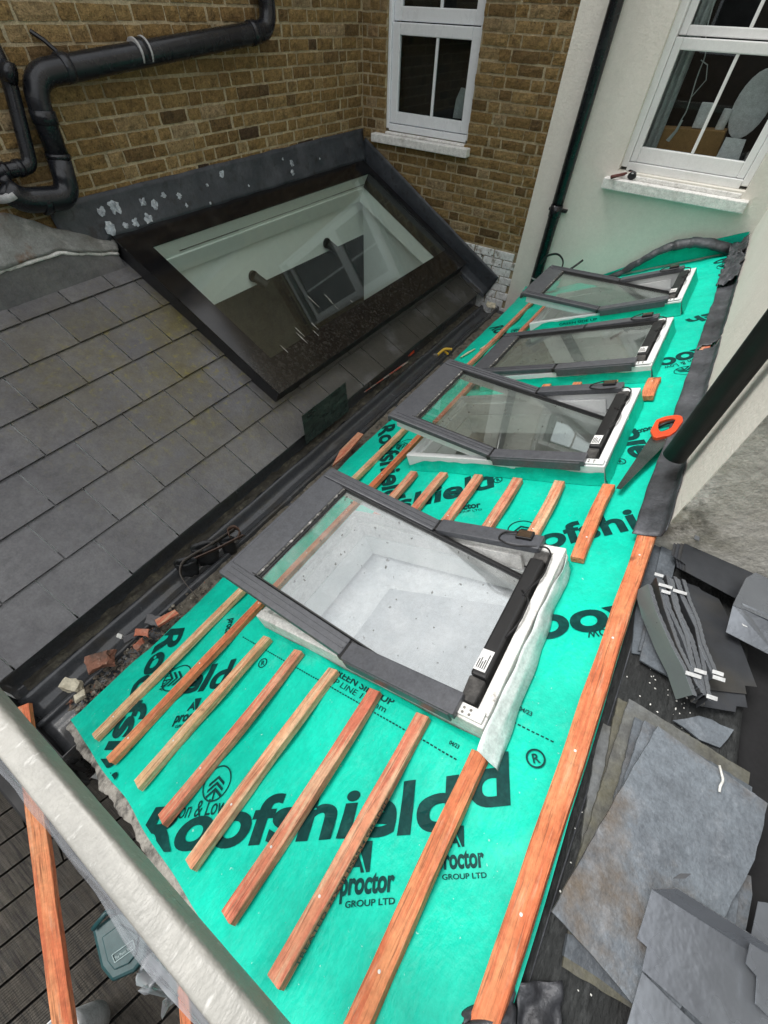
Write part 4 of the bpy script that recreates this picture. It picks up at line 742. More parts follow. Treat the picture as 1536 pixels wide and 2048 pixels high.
# ---------------------------------------------------------------- battens
def batten(u, y0, y1, m, label, w_=.040, hh=.025, ang=0, group='roofing battens on the green roof', h0=.004, nails=True, slant=0):
    bow = rnd(-.006, .006)
    L = y1 - y0; n = max(4, int(L / .05)); t = thing('roofing_batten', label, 'batten', G(u, (y0 + y1) / 2, h0), group); sd_ = rnd(0, 99)
    q = MB()
    def f(a, b, c): yy = y0 + L * b; return G(u + a * w_ + ang * (yy - y0) + bow * sin(pi * b) + .003 * nse(yy * 6, a * 3, sd_), yy + slant * (a - .5) * (1 if b > .5 else -.3) + .004 * nse(a * 9, b * 3, sd_), h0 + c * hh + .0015 * nse(yy * 7, a * 5 + c, sd_))
    vs = []
    for k in range(n + 1):
        b = k / n; vs += [f(0, b, 0), f(1, b, 0), f(1, b, .9), f(.93, b, 1), f(.07, b, 1), f(0, b, .9)]
    fs = [(6 * k + i, 6 * k + (i + 1) % 6, 6 * k + 6 + (i + 1) % 6, 6 * k + 6 + i) for k in range(n) for i in range(6)] + [(0, 1, 2, 3, 4, 5), tuple(6 * n + i for i in (5, 4, 3, 2, 1, 0))]
    q.add(vs, [f_[::-1] for f_ in fs]); q.build('timber', m, t)
    if nails:
        for k in range(max(2, int(L / .32)) if L > .3 else 1):
            yy = y0 + L * ((k + .25) / max(1, int(L / .32)) if L > .3 else .8)
            if yy > y1 - .01: continue
            a = u + ang * (yy - y0) + w_ * rnd(.4, .6); MB().tube([G(a, yy, h0 + hh - .004), G(a, yy, h0 + hh + .0012)], .0033, 10).build('nail', crumb_m, t)
    return t
NEAR = [(-1.373, -.268, .335, wood_pale), (-1.186, -.27, .345, wood_red), (-.996, -.278, .345, wood_mid), (-.807, -.28, .35, wood_red), (-.622, -.277, .35, wood_red), (-.432, -.29, .335, wood_orange)]
words = ['third', 'fourth', 'fifth', 'sixth', 'seventh', 'eighth']
for i, (u, a, b, m) in enumerate(NEAR): batten(u, a, b, m, f'short near batten in front of the nearest roof window, {words[i]} batten up from the gutter', .040 if i < 5 else .045, .027, slant=.006)
lettering('TREATED 25X38 BS5534 GRADED', lambda a, b, c: G(-.622 + .0425 + c, b, .007 - a), .0, -.235, pi / 2, .36, .017, mini_ink_m, [o for o in C.objects if o.get('label', '').startswith('short near batten') and 'seventh' in o['label']][0], 'stamped_lettering', .01, 0, .0012)
batten(-1.744, -.286, 2.05, wood_pale, 'long pale batten nearest the gutter, from the near verge past the first windows', ang=.004)
batten(-1.573, -.290, 2.0, wood_orange, 'long reddish batten second from the gutter, from the near verge past the first windows', ang=.006)
batten(-1.735, 2.06, 4.60, wood_red, 'long batten nearest the gutter, running on to the far end of the roof')
batten(-1.54, 2.02, 4.1, wood_red, 'far batten second from the gutter, running below the farther roof windows', ang=.003)
for i, (u, m) in enumerate(zip((-1.385, -1.20, -1.0, -.80, -.61, -.415), (wood_red, wood_red, wood_red, wood_red, wood_mid, wood_orange))):
    batten(u + .01, 1.078, (1.485, 1.50, 1.505, 1.505, 1.51, 1.515)[i], m, f'short batten between the first and second roof windows, {words[i]} batten up from the gutter', .046)
for i, u in enumerate((-.98, -.80, -.61, -.415)):
    batten(u, 2.262, (2.47, 2.47, 2.47, 2.47)[i], wood_orange, f'batten stub between the second and third roof windows, {("fourth", "third", "second", "first")[i]} stub down from the ridge', .05 if i < 3 else .06)
batten(-.237, -.34, 1.75, wood_orange, 'wide bright orange batten along the ridge at the right edge of the membrane', .050, .027, ang=.0075)
batten(-.230, 1.76, 3.9, wood_red, 'ridge batten half hidden under the grey lead strip', .045, .022, nails=False)
# ---------------------------------------------------------------- roof windows
WORD = ['nearest roof window, tilted wide open, bright dusty glass and black cable', 'second nearest roof window, tilted open, with a dark band across its glass', 'closed roof window between two tilted ones', 'farthest roof window, tilted open below the cream back wall']
TILT = [radians(23.3), radians(23.0), radians(1.5), radians(22.0)]
def roof_window(i):
    a, b = WY[i]; FH = .092
    t = thing('roof_window', WORD[i], 'roof window', G((WU0 + WU1) / 2, (a + b) / 2, 0), 'roof windows along the green roof')
    fm = worn_m if i == 0 else white_m
    q = MB(); w_ = .034
    q.box(G, (WU0, a, -.02), (WU1, a + w_, FH)); q.box(G, (WU0, b - w_, -.02), (WU1, b, FH)); q.box(G, (WU0, a + w_, -.02), (WU0 + w_, b - w_, FH - .004)); q.box(G, (WU1 - w_, a + w_, -.02), (WU1, b - w_, FH + .002))
    fr = q.build('frame', fm, t, bevel=.004)
    # inner lining down to the ceiling
    q = MB(); dpt = -.155
    for p, r_ in (((WU0 + w_, a + w_, dpt), (WU0 + w_ + .012, b - w_, -.021)), ((WU1 - w_ - .012, a + w_, dpt), (WU1 - w_, b - w_, -.021)), ((WU0 + w_ + .012, a + w_, dpt), (WU1 - w_ - .012, a + w_ + .012, -.021)), ((WU0 + w_ + .012, b - w_ - .012, dpt), (WU1 - w_ - .012, b - w_, -.021))): q.box(G, p, r_)
    q.build('lining', reveal_m, t)
    for hh in (-.012, -.062, -.11):
        q = MB(); q.box(G, (-.865, b - w_ - .0155 + (.012 if hh > -.02 else 0), hh), (WU1 - w_ - .02, b - w_ - .0125 + (.012 if hh > -.02 else 0), hh + .005)); q.build('lining_groove', gask_m, t)
    q = MB(); q.box(G, (WU0 + w_, a + w_, -.02), (WU0 + w_ + .02, b - w_, FH - .03)); q.box(G, (WU0 + w_ + .02, a + w_, -.02), (WU1 - .15, a + w_ + .016, FH - .035)); q.box(G, (WU0 + w_ + .02, b - w_ - .016, -.02), (WU1 - .15, b - w_, FH - .035)); q.build('inner_bead', fm, fr, bevel=.003)
    # upper covers fixed to the frame
    UP = -.915; cw = .068
    for s, yy in ((1, a), (-1, b)):
        y0, y1 = (yy - .012, yy + cw - .012) if s > 0 else (yy - cw + .012, yy + .012)
        q = MB(); q.box(G, (UP + .012, y0, FH + .001), (WU1 - .075, y1, FH + .030)); q.box(G, (UP + .02, y0 - .003 if s > 0 else y1 - .005, FH - .02), (WU1 - .09, y0 + .005 if s > 0 else y1 + .003, FH + .022)); q.build('frame_cover', alu_m, t, bevel=.004)
        q = MB(); q.box(G, (UP - .008, y0 + .004, FH + .004), (UP + .014, y1 - .004, FH + .027)); q.build('hinge_cap', gask_m, t, bevel=.003)
    # motor box and bits along the head of the frame
    hx = WU1 - .034; q = MB(); q.box(G, (hx - .058, a + .12, FH - .05), (hx - .010, b - .09, FH + .02)); mo = q.build('motor_cover', gask_m, t, bevel=.008)
    q = MB(); q.box(G, (hx - .054, a + .135, FH + .0205), (hx - .018, a + .205, FH + .0215)); st = q.build('sticker', sticker_m, mo)
    q = MB()
    for k in range(5): q.box(G, (hx - .050 + k * .006, a + .142, FH + .0218), (hx - .047 + k * .006, a + .142 + rnd(.02, .05), FH + .0222))
    q.build('sticker_print', mini_ink_m, st)
    q = MB(); ps = [(hx - .058, a + .045, FH - .03), (hx - .012, a + .12, FH + .012)]; q.box(lambda x, y, z: G(x + .006 * nse(x * 40, y * 40, z * 40 + i), y, z + .008 * nse(x * 30, y * 30, i)), *ps); q.build('foam_block', foam_m, t, bevel=.006)
    q = MB(); q.box(lambda x, y, z: G(x + .005 * nse(x * 40, y * 40, z * 40 + i), y, z + .006 * nse(x * 30, y * 30, i)), (hx - .058, b - .088, FH - .03), (hx - .006, b - .045, FH + .008)); q.build('foam_block', foam_m, t, bevel=.006)
    q = MB(); q.box(G, (hx - .05, a + .006, FH + .003), (hx + .028, a + .04, FH + .010)); q.box(G, (hx - .075, a + .012, FH + .003), (hx - .052, a + .034, FH + .024)); q.build('corner_bracket', fm, t, bevel=.003)
    for k in range(4): MB().tube([G(hx - .03 + .02 * (k % 2), a + .014 + .013 * (k // 2), FH + .009), G(hx - .03 + .02 * (k % 2), a + .014 + .013 * (k // 2), FH + .0112)], .004, 10).build('screw', steel_m, fr)
    # solar sensor with its cable
    q = MB(); q.box(G, (hx - .135, b - .028, FH + .031), (hx - .075, b + .012, FH + .043)); se = q.build('solar_sensor', gask_m, t, bevel=.003)
    q = MB(); q.box(G, (hx - .130, b - .024, FH + .0432), (hx - .080, b + .008, FH + .0445)); q.build('solar_cell', solar_m, se)
    ca = [(hx - .13, b - .01, .05), (hx - .19, b - .012, .036), (hx - .195, b - .045, .034), (hx - .14, b - .07, .034), (hx - .06, b - .05, .03), (hx - .02, b - .03, .02), (hx + .004, b - .06, .02), (hx + .01, b - .16, .016), (hx - .01, b - .22, .02), (hx - .02, b - .26, .02)]
    MB().tube(rounded([G(u, y, FH + z) for u, y, z in ca], .03, 5), .0032, 8).build('cable', matt_black_m, t, smooth=True)
    ca = [(hx - .03, b - .24, .02), (hx + .006, b - .27, .022), (hx + .008, b - .36, .02), (hx - .012, b - .42, .016)]
    MB().tube(rounded([G(u, y, FH + z) for u, y, z in ca], .03, 5), .0032, 8).build('cable', matt_black_m, t, smooth=True)
    # ---- sash, tilted about its middle
    th_ = TILT[i]; PU, PH = UP, FH + .012
    def T(u, y, h):            # sash coordinates: u along the sash from the pivot (negative = bottom), h above its own plane
        return G(PU + u * cos(th_) + h * sin(th_), y, PH - u * sin(th_) + h * cos(th_))
    sa, sb = a + .010, b - .010; B, Tt = -.575, .455
    q = MB()                                              # white timber of the sash
    q.box(T, (B + .035, sa + .012, -.055), (-.02, sa + .052, -.006)); q.box(T, (B + .035, sb - .052, -.055), (-.02, sb - .012, -.006)); q.box(T, (B + .035, sa + .052, -.055), (B + .085, sb - .052, -.008))
    q.box(T, (-.02, sa + .040, -.055), (Tt - .01, sa + .062, -.010)); q.box(T, (-.02, sb - .062, -.055), (Tt - .01, sb - .040, -.010)); q.box(T, (Tt - .05, sa + .062, -.055), (Tt - .012, sb - .062, -.012))
    sh = q.build('sash', fm, t, bevel=.003)
    q = MB()                                              # grey cladding
    q.box(T, (B, sa - .012, -.006), (-.004, sa + .052, .018)); q.box(T, (B, sb - .052, -.006), (-.004, sb + .012, .018)); q.box(T, (B + .001, sa + .052, -.007), (B + .118, sb - .052, .013))
    q.box(T, (B - .012, sa - .008, -.03), (B + .001, sb + .008, .010)); q.build('sash_cladding', alu_m, sh, bevel=.004)
    q = MB()                                              # profile lines and black gaskets
    for yy in (sa + .056, sb - .061): q.box(T, (B + .10, yy, -.010), (Tt - .02, yy + .006, .014))
    q.box(T, (-.004, sa + .040, -.012), (Tt, sa + .056, .006)); q.box(T, (-.004, sb - .056, -.012), (Tt, sb - .040, .006)); q.box(T, (Tt - .035, sa + .062, -.012), (Tt, sb - .061, .008)); q.box(T, (B + .128, sa + .062, -.009), (B + .137, sb - .061, .006))
    q.build('gasket', gask_m, sh, bevel=.002)
    q = MB(); q.box(T, (B + .1185, sa + .062, -.008), (B + .1275, sb - .061, .0105)); q.build('grimy_seal', grime_m, sh)
    q = MB()
    for yy in (sa + .012, sa + .034, sb - .034, sb - .012): q.box(T, (B + .02, yy - .0025, .018), (-.01, yy + .0025, .0215))
    q.build('cladding_rib', alu_m, sh, bevel=.001)
    q = MB(); q.box(T, (B + .137, sa + .062, -.006), (Tt - .035, sb - .061, -.001)); q.build('pane', rw_glass_bright if i == 0 else rw_glass, sh)
    return t
for i in range(4): roof_window(i)
# specks on the nearest pane are part of its dirt; added sheets below stand in for reflected sky and a darker outline
a, b = WY[0]
q = MB(); q.grid(lambda s, t: G(IU0 - .05 + (IU1 - IU0 + .1) * s, a - .01 + (b - a + .02) * t, -.172 + .006 * nse(s * 3, t * 3, 1) - .02 * sin(pi * s) * sin(pi * t)), 20, 20); tag(q.build('reflection_sheet', sheet_m, smooth=True, loc=G(-.9, .7, -.3)), 'pale sheet added below the nearest roof window in place of its sky reflection', 'reflection sheet')
q = MB(); q.grid(lambda s, t: G(IU0 + .22 + (.64) * s, a + .075 + .40 * t + .10 * s, -.166 + .004 * nse(s * 3, t * 3, 1) - .012 * sin(pi * s) * sin(pi * t)), 14, 14); tag(q.build('reflection_sheet', sheet2_m, smooth=True, loc=G(-.9, .7, -.28)), 'greyer sheet added on the pale one in place of a darker reflected outline', 'reflection sheet')
q = MB(); q.grid(lambda s, t: G(WU1 + .006 + .012 * nse(s * 6, t * 3, 1) + .035 * t * (1.2 - s), a - .05 + (b - a + .03) * s, .075 * (1 - t) * (1 - .25 * nse(s * 4, 1, 1)) + .008), 40, 5)
tag(q.build('white_sealing_film', film_m, smooth=True, solid=.001, loc=G(WU1, .7, .05)), 'loose strip of white sealing film along the upper side of the nearest roof window', 'film')
# ---------------------------------------------------------------- lead along the right hand wall and rolled on the back wall
ld = thing('lead_flashing', 'crumpled grey lead strip dressed along the foot of the right hand wall', 'flashing', (XR, 3, -1.15))
def leadf(s, t):
    y = 1.235 + 3.45 * s; wig = .010 * nse(y * 3, 1, 5) + .006 * nse(y * 9, 2, 5)
    if t < .45: k = t / .45; u = -.243 + wig + .05 * k; p = G(u, y, .036 + .006 * nse(y * 5, t * 4, 3)); return p
    k = (t - .45) / .55; p = G(-.193 + wig, y, .036 + .006 * nse(y * 5, .45 * 4, 3)); x = p.x + (XR - .004 - p.x) * min(1, k * 2.2) ; return Vector((x + .006 * nse(y * 6, t * 4, 6) * (1 - k), y, p.z + (.062 + .02 * nse(y * 2, 4, 4) + .014 * nse(y * 11, 4, 4)) * k ** 1.2))
q = MB(); q.grid(leadf, 150, 16, keep=lambda s, t: not (abs(s - .455 - .02 * (t - .5)) < .0075 and t > .05)); q.build('lead_strip', lead_m, ld, smooth=True, solid=.003, off=0)
for i, (y, sc_) in enumerate(((3.95, 1.0), (4.2, .8), (4.55, .9))):
    q = MB(); q.grid(lambda s, t: G(-.25 + .11 * s + .03 * nse(t * 4, i, 2), y + (t - .5) * .4 * sc_, .05 + .05 * sc_ * (s ** 1.4) + .025 * nse(s * 4 + i, t * 6, i * 3.3) + .012 * nse(s * 9, t * 14, i)), 12, 20); q.build('torn_flap', lead_m, ld, smooth=True, solid=.003, off=0)
q = MB(); pts_ = [ony(x, y, YB - .075) for x, y in ((1180, 566), (1228, 552), (1262, 534), (1295, 515), (1330, 496), (1365, 486), (1400, 484), (1432, 491), (1465, 500))]
pts_ = rounded(pts_, .08, 5); q.tube(pts_, [(.022 + .02 * min(1, k / 30)) * (1 + .3 * nse(k * .4, 1, 1)) for k in range(len(pts_))], 14, flat=.5)
for v in q.v: v += Vector((.006 * nse(v.x * 16, v.y * 16, v.z * 16), .012 * nse(v.x * 11, v.z * 14, 3), .014 * nse(v.x * 13, v.z * 11, 7)))
tag(q.build('rolled_lead', lead_m, smooth=True, loc=(0, YB - .07, -1.25)), 'rolled up black lead strip sagging across the cream back wall', 'lead roll')
q = MB(); c = ony(1110, 522, 4.60)
q.tube(rounded([c + Vector(v) for v in ((-.13, 0, -.06), (-.1, .02, .02), (0, .03, .06), (.08, 0, .02), (.09, -.03, -.05), (.0, -.04, -.04), (.1, -.02, -.08), (.17, 0, -.03), (.24, .04, .05))], .05), [.014] * 100 if 0 else .013, 8, flat=.5)
tag(q.build('rubber_strap', matt_black_m, smooth=True, loc=c), 'loop of black rubber strap behind the farthest roof window by the downpipe', 'strap')
# ---------------------------------------------------------------- saw
sw_ = thing('hand_saw', 'hand saw with an orange and black handle lying on the green membrane', 'saw', G(-.29, 1.75, .02))
def sawp(px, h): return [G(*gpx(x, y, h), h) for x, y in px]
q = MB(); pp = sawp(((1304, 870), (1338, 882), (1242, 979), (1232, 977)), .03); q.prism(pp, GN * .0016); q.build('blade', saw_bl, sw_)
outer = [(1300, 868), (1312, 846), (1330, 839), (1352, 836), (1364, 838), (1366, 848), (1352, 868), (1340, 877), (1322, 880), (1308, 884)]; inner = [(1316, 862), (1318, 850), (1333, 845), (1347, 843), (1350, 847), (1342, 862), (1330, 868), (1320, 870)]
q = MB(); o_ = sawp(outer, .028); i_ = sawp([inner[k] for k in (0, 1, 2, 3, 4, 5, 6, 7)], .028)
no, ni = len(o_), len(i_); vs = []; 
# ring between outline and hand hole
import bisect
cen = sum(i_, Vector()) / ni
def angl(p): d = p - cen; return math.atan2(d.y, d.dot(GU))
K = 40; ro, ri = [], []
def hit(poly, an):
    dx, dy = cos(an), sin(an); best = 0
    for k in range(len(poly)):
        p, r_ = poly[k] - cen, poly[(k + 1) % len(poly)] - cen; x1, y1, x2, y2 = p.dot(GU), p.y, r_.dot(GU), r_.y; den = dx * (y2 - y1) - dy * (x2 - x1)
        if abs(den) < 1e-12: continue
        tt = (x1 * (y2 - y1) - y1 * (x2 - x1)) / den; ss = (x1 * dy - y1 * dx) / den
        if tt > 0 and -1e-6 <= ss <= 1 + 1e-6: best = max(best, tt)
    return cen + GU * (dx * best) + Vector((0, dy * best, 0))
for k in range(K): an = 2 * pi * k / K; ro.append(hit(o_, an)); ri.append(hit(i_, an))
for lay in (0, .018):
    for k in range(K): vs += [ro[k] + GN * lay, ri[k] + GN * lay]
fs = []
for k in range(K):
    n_ = (k + 1) % K; a0, a1, b0, b1 = 2 * k, 2 * k + 1, 2 * n_, 2 * n_ + 1; o2 = 2 * K
    fs += [(a0, a1, b1, b0), (a0 + o2, b0 + o2, b1 + o2, a1 + o2), (a0, b0, b0 + o2, a0 + o2), (a1, a1 + o2, b1 + o2, b1)]
q.add(vs, fs); q.build('handle', saw_or, sw_, bevel=.003)
q = MB(); q.tube(sawp(((1317, 853), (1333, 846), (1350, 843)), .04), .0075, 10); q.build('grip', matt_black_m, sw_, smooth=True)
# ---------------------------------------------------------------- party wall top on the right
pw = thing('party_wall', 'flat topped boundary wall covered in black roofing felt at the right of the ridge', 'wall', (.5, .3, -4.3))
q = MB(); q.box(W, (.347, -1.3, -4.3), (.67, 1.268, -1.225)); q.build('wall', ground_m, pw)
q = MB(); q.grid(lambda s, t: Vector((.318 + .365 * s, -1.3 + 2.565 * t, -1.212 + .006 * nse(s * 3, t * 9, 2) + (.012 if s < .12 else 0))), 26, 120); q.build('felt', felt_m, pw, smooth=True, solid=.004)
for x0 in (.352, .372): 
    q = MB(); q.tube([(x0 + .004 * nse(y * 3, x0 * 9, 1) + .01 * y, y, -1.206) for y in [-.3 + .06 * k for k in range(22)]], .0018, 6); q.build('felt_edge', rim_m if x0 < .36 else lead_m, pw)
nw = MB(); nw.box(W, (1.25, -3, -4.3), (1.35, 6, .4)); tag(nw.build('gap_shade_screen', dark_room_m, loc=(1.3, 1, -4.3)), 'added black screen in place of the shade beyond the boundary wall', 'shade screen')  # added screen, its black stands in for the shade of the gap
gp_ = MB(); gp_.box(W, (.672, -3, -1.30), (1.25, 1.268, -1.27)); tag(gp_.build('gap_shade_sheet', dark_room_m, loc=(.9, 0, -1.3)), 'added black sheet in place of the shade in the gap beyond the boundary wall', 'shade sheet')  # added sheet, black in place of the shade down in the gap
crumbs = MB()
for i in range(110):
    px, py = (rnd(1280, 1400), rnd(1240, 1440)) if i % 2 else (rnd(1100, 1420), rnd(1100, 2040)); p = onz(px, py, -1.206)
    if not (.33 < p.x < .67) or p.y > 1.25: continue
    k = lump(p, rnd(.001, .0034), (rnd(.6, 1.4), rnd(.6, 1.4), .6), 1, .5, i); crumbs.add(k.v, k.f)
tag(crumbs.build('white_crumbs', crumb_m, loc=(.4, .6, -1.2)), 'white mortar crumbs scattered on the black felt', 'crumbs', kind='stuff')
# ---------------------------------------------------------------- slates and metal trays stacked on the felt
def slab(name, px, z, th, m, label, cat, group=None, bend=0, chip=.002):
    pts = px_poly(px, z); ref = pts[:]; out = []
    for k in range(len(ref)):
        p, r_ = ref[k], ref[(k + 1) % len(ref)]; n = max(1, int((r_ - p).length / .025))
        for j in range(n):
            v = p + (r_ - p) * (j / n); e = chip * (1 if j else .3); out.append(v + Vector((e * nse(v.x * 60, v.y * 60, z * 9), e * nse(v.x * 60, v.y * 60, z * 9 + 5), bend * nse(v.x * 2, v.y * 2, z))))
    q = MB(); q.prism(out, (0, 0, -th)); return tag(q.build(name, m, loc=pts[0]), label, cat, group)
def rect_px(tl, tr, L, z):
    p, r_ = onz(*tl, z), onz(*tr, z); d = (r_ - p); n = Vector((d.y, -d.x, 0)).normalized() * L; return [p, r_, r_ + n, p + n]
def slate(tl, tr, L, z, m, label, th=.006, skew=0):
    pts = rect_px(tl, tr, L, z); out = []
    pts[2] = pts[2] + (pts[1] - pts[0]) * skew; pts[3] = pts[3] + (pts[1] - pts[0]) * skew
    for k in range(4):
        p, r_ = pts[k], pts[(k + 1) % 4]; n = max(1, int((r_ - p).length / .012))
        for j in range(n): v = p + (r_ - p) * (j / n); e = .0035; out.append(v + Vector((e * nse(v.x * 50, v.y * 50, z * 99), e * nse(v.x * 50, v.y * 50, z * 99 + 5), 0)))
    q = MB(); q.prism(out, (0, 0, -th)); return tag(q.build('roof_slate', m, loc=pts[0]), label, 'slate', 'reclaimed slates stacked on the felt')
slate((1199, 1442), (1330, 1500), .50, -1.198, moss_slate, 'leftmost dark slate at the bottom of the stack', skew=-.1)
slate((1236, 1396), (1380, 1470), .49, -1.190, moss_slate, 'mossy slate second from the left in the stack')
slate((1258, 1397), (1500, 1545), .47, -1.180, moss_slate, 'wide mossy slate whose long top edge shows behind the upper ones', skew=.0)
slate((1271, 1434), (1503, 1572), .48, -1.168, nat_slate_d, 'plain grey slate third from the top of the stack')
slate((1289, 1441), (1512, 1588), .49, -1.158, nat_slate, 'grey slate directly under the topmost one')
slab('roof_slate', ((1316, 1452), (1425, 1530), (1536, 1607), (1510, 1720), (1440, 1850), (1395, 1960), (1340, 2060), (1262, 2004), (1180, 1905), (1103, 1823), (1200, 1650)), -1.143, .007, nat_slate, 'large topmost slate of the stack with rusty stains', 'slate', 'reclaimed slates stacked on the felt', chip=.004)
slab('roof_slate', ((1345, 1440), (1375, 1436), (1398, 1431), (1425, 1440), (1440, 1450), (1468, 1460), (1455, 1478), (1440, 1496), (1400, 1480)), -1.193, .006, nat_slate, 'broken slate piece with a ragged far edge behind the stack', 'slate', 'reclaimed slates stacked on the felt', chip=.006)
slab('roof_slate', ((1136, 1868), (1180, 1880), (1290, 1985), (1270, 2012), (1200, 1958), (1128, 1912)), -1.195, .012, nat_slate_d, 'dark slate corner poking out under the near end of the stack', 'slate', 'reclaimed slates stacked on the felt')
slab('roof_slate', ((1478, 1745), (1502, 1752), (1505, 1790), (1487, 1880), (1450, 1870)), -1.165, .006, nat_slate, 'slate poking out at the right side of the stack', 'slate', 'reclaimed slates stacked on the felt')
slab('roof_slate', ((1303, 1076), (1325, 1083), (1300, 1200), (1285, 1310), (1264, 1306), (1272, 1200)), -1.198, .006, nat_slate_d, 'narrow dark slate lying along the ridge batten', 'slate')
slab('roof_slate', ((1328, 1068), (1362, 1076), (1344, 1160), (1320, 1250), (1296, 1303), (1277, 1301), (1300, 1200)), -1.19, .006, nat_slate_d, 'dark slate between the ridge batten and the folded metal strips', 'slate')
slab('roof_slate', ((1304, 1215), (1420, 1250), (1400, 1400), (1353, 1362), (1280, 1320)), -1.182, .006, nat_slate_d, 'dark slate under the bundle of folded metal strips', 'slate')
q = MB(); q.tube(rounded([onz(1439, 1531, -1.138), onz(1447, 1562, -1.134), onz(1440, 1572, -1.134), onz(1439, 1584, -1.138)], .01), .0028, 8); tag(q.build('plastic_hook', crumb_m, smooth=True, loc=onz(1440, 1555, -1.138)), 'bent white plastic hook lying on the topmost slate', 'hook')
# metal sheets
slab('flashing_sheet', ((1373, 1166), (1398, 1174), (1402, 1180), (1438, 1198), (1475, 1270), (1514, 1374), (1490, 1371), (1493, 1388), (1421, 1380), (1380, 1300)), -1.172, .002, tray_d, 'dark metal flashing sheet lying under the folded strips, upper of two', 'sheet', 'flat dark metal sheets', chip=0)
slab('flashing_sheet', ((1380, 1360), (1490, 1388), (1495, 1415), (1473, 1412), (1471, 1424), (1394, 1411), (1396, 1402)), -1.178, .002, tray_d, 'dark metal flashing sheet with notched corner, lower of two', 'sheet', 'flat dark metal sheets', chip=0)
def folded(name, floor_px, z, edge_idx, rise_v, m, label, group=None, tab=None, th=.0016):
    t = thing(name, label, 'flashing tray', px_poly(floor_px, z)[0], group)
    pts = px_poly(floor_px, z) if not isinstance(floor_px[0], Vector) else floor_px
    q = MB(); q.prism(pts, (0, 0, -th)); q.build('tray_base', m, t)
    a, b = pts[edge_idx], pts[(edge_idx + 1) % len(pts)]; n = 30; q = MB(); vs = []
    up = Vector(rise_v); d = (b - a)
    path = [a + d * (k / n) for k in range(n + 1)]; q.strip(path, [up * (1 + .015 * (k % 2)) for k in range(n + 1)]); q.build('upstand', m, t, solid=th)
    return t
# leaning pack against the wall end
for i in range(4):
    o = i * 7
    folded('flashing_tray', ((1369 - o * .9, 1086 - o * .4), (1361 - o * .9, 1121 - o * .6), (1371 - o * .9, 1129 - o * .5), (1371 - o * .8, 1143 - o * .4), (1470 + o, 1196 + o * .3), (1536 + o, 1225 + o * .4), (1590, 1180)), -1.135 - i * .006, 6, (.012 - .006 * i, .035, .052 - .006 * i), tray_d, ('topmost', 'second', 'third', 'lowest')[i] + ' metal tray of the pack leaning against the stained wall end', 'metal trays against the wall end')
for i, (px, py) in enumerate(((1384, 1053), (1398, 1060), (1394, 1075), (1432, 1078), (1440, 1083))):
    p = onz(px, py, -1.085); q = MB(); q.box(lambda x, y, z: p + Vector((x + z * .3, y, z)), (-.007, -.012, -.001), (.007, .012, .001)); tag(q.build('tape_tab', tape_m if i != 2 else tray_m, loc=p), ('white tape tab at the left end of the leaning tray pack', 'second white tape tab from the left on the leaning tray pack', 'grey tape tab on the face of the leaning tray pack', 'white tape tab halfway along the leaning tray pack', 'rightmost white tape tab on the leaning tray pack')[i], 'tape', 'tape tabs on the tray pack')
for i in range(4):
    p = onz(1414 + i * 9, 1056 + i * 4, -1.09); q = MB(); q.prism([p, p + Vector((.012, 0, 0)), p + Vector((.018, .01, .035)), p + Vector((.004, .01, .032))], (0, .002, .001)); tag(q.build('tray_tab', tray_d, loc=p), ('first', 'second', 'third', 'fourth')[i] + ' black metal tab from the left sticking up behind the tray pack', 'metal tab', 'tabs behind the tray pack')
t = folded('flashing_tray', ((1492, 1156), (1466, 1209), (1484, 1216), (1560, 1250), (1590, 1180), (1511, 1145)), -1.10, 1, (-.0, -.004, -.001), tray_m, 'grey folded tray at the right edge above the dark gap', None)
q = MB(); q.prism([onz(1466, 1210, -1.10), onz(1480, 1215, -1.10), onz(1484, 1206, -1.098), onz(1575, 1245, -1.098), onz(1560, 1320, -1.14), onz(1452, 1264, -1.14)], (0, 0, -.0016)); q.build('tray_flange', tray_m, t)
q = MB(); q.prism([onz(1480, 1241, -1.118), onz(1489, 1243, -1.118), onz(1495, 1255, -1.12), onz(1486, 1252, -1.12)], (0, 0, .001)); q.build('tape', tape_m, t)
# near folded tray on the slates
t = folded('flashing_tray', ((1304, 1777), (1289, 1830), (1274, 1876), (1294, 1894), (1284, 1940), (1320, 1972), (1410, 2052), (1490, 2120), (1580, 2030), (1497, 1900)), -1.122, 9, (.022, .018, .042), tray_m, 'smooth grey folded tray with stepped end lying on the topmost slate')
p = onz(1346, 1757, -1.08); q = MB(); q.prism([p, p + Vector((.018, .012, .004)), p + Vector((.026, .026, .006)), p + Vector((.010, .016, .002))], (0, 0, .0015)); q.build('tab', tray_d, t)
slab('flashing_sheet', ((1284, 1944), (1254, 2050), (1250, 2150), (1480, 2200), (1440, 2095), (1340, 2000), (1315, 1975)), -1.131, .0016, tray_m, 'plain grey metal sheet at the bottom right under the stepped tray', 'sheet', chip=0)
slab('flashing_tray', ((1517, 1803), (1505, 1860), (1492, 1927), (1514, 1953), (1511, 2008), (1545, 2040), (1640, 2000), (1640, 1820)), -1.10, .0016, tray_m, 'grey tray with stepped edge cut by the right edge of the photo', 'flashing tray', chip=0)
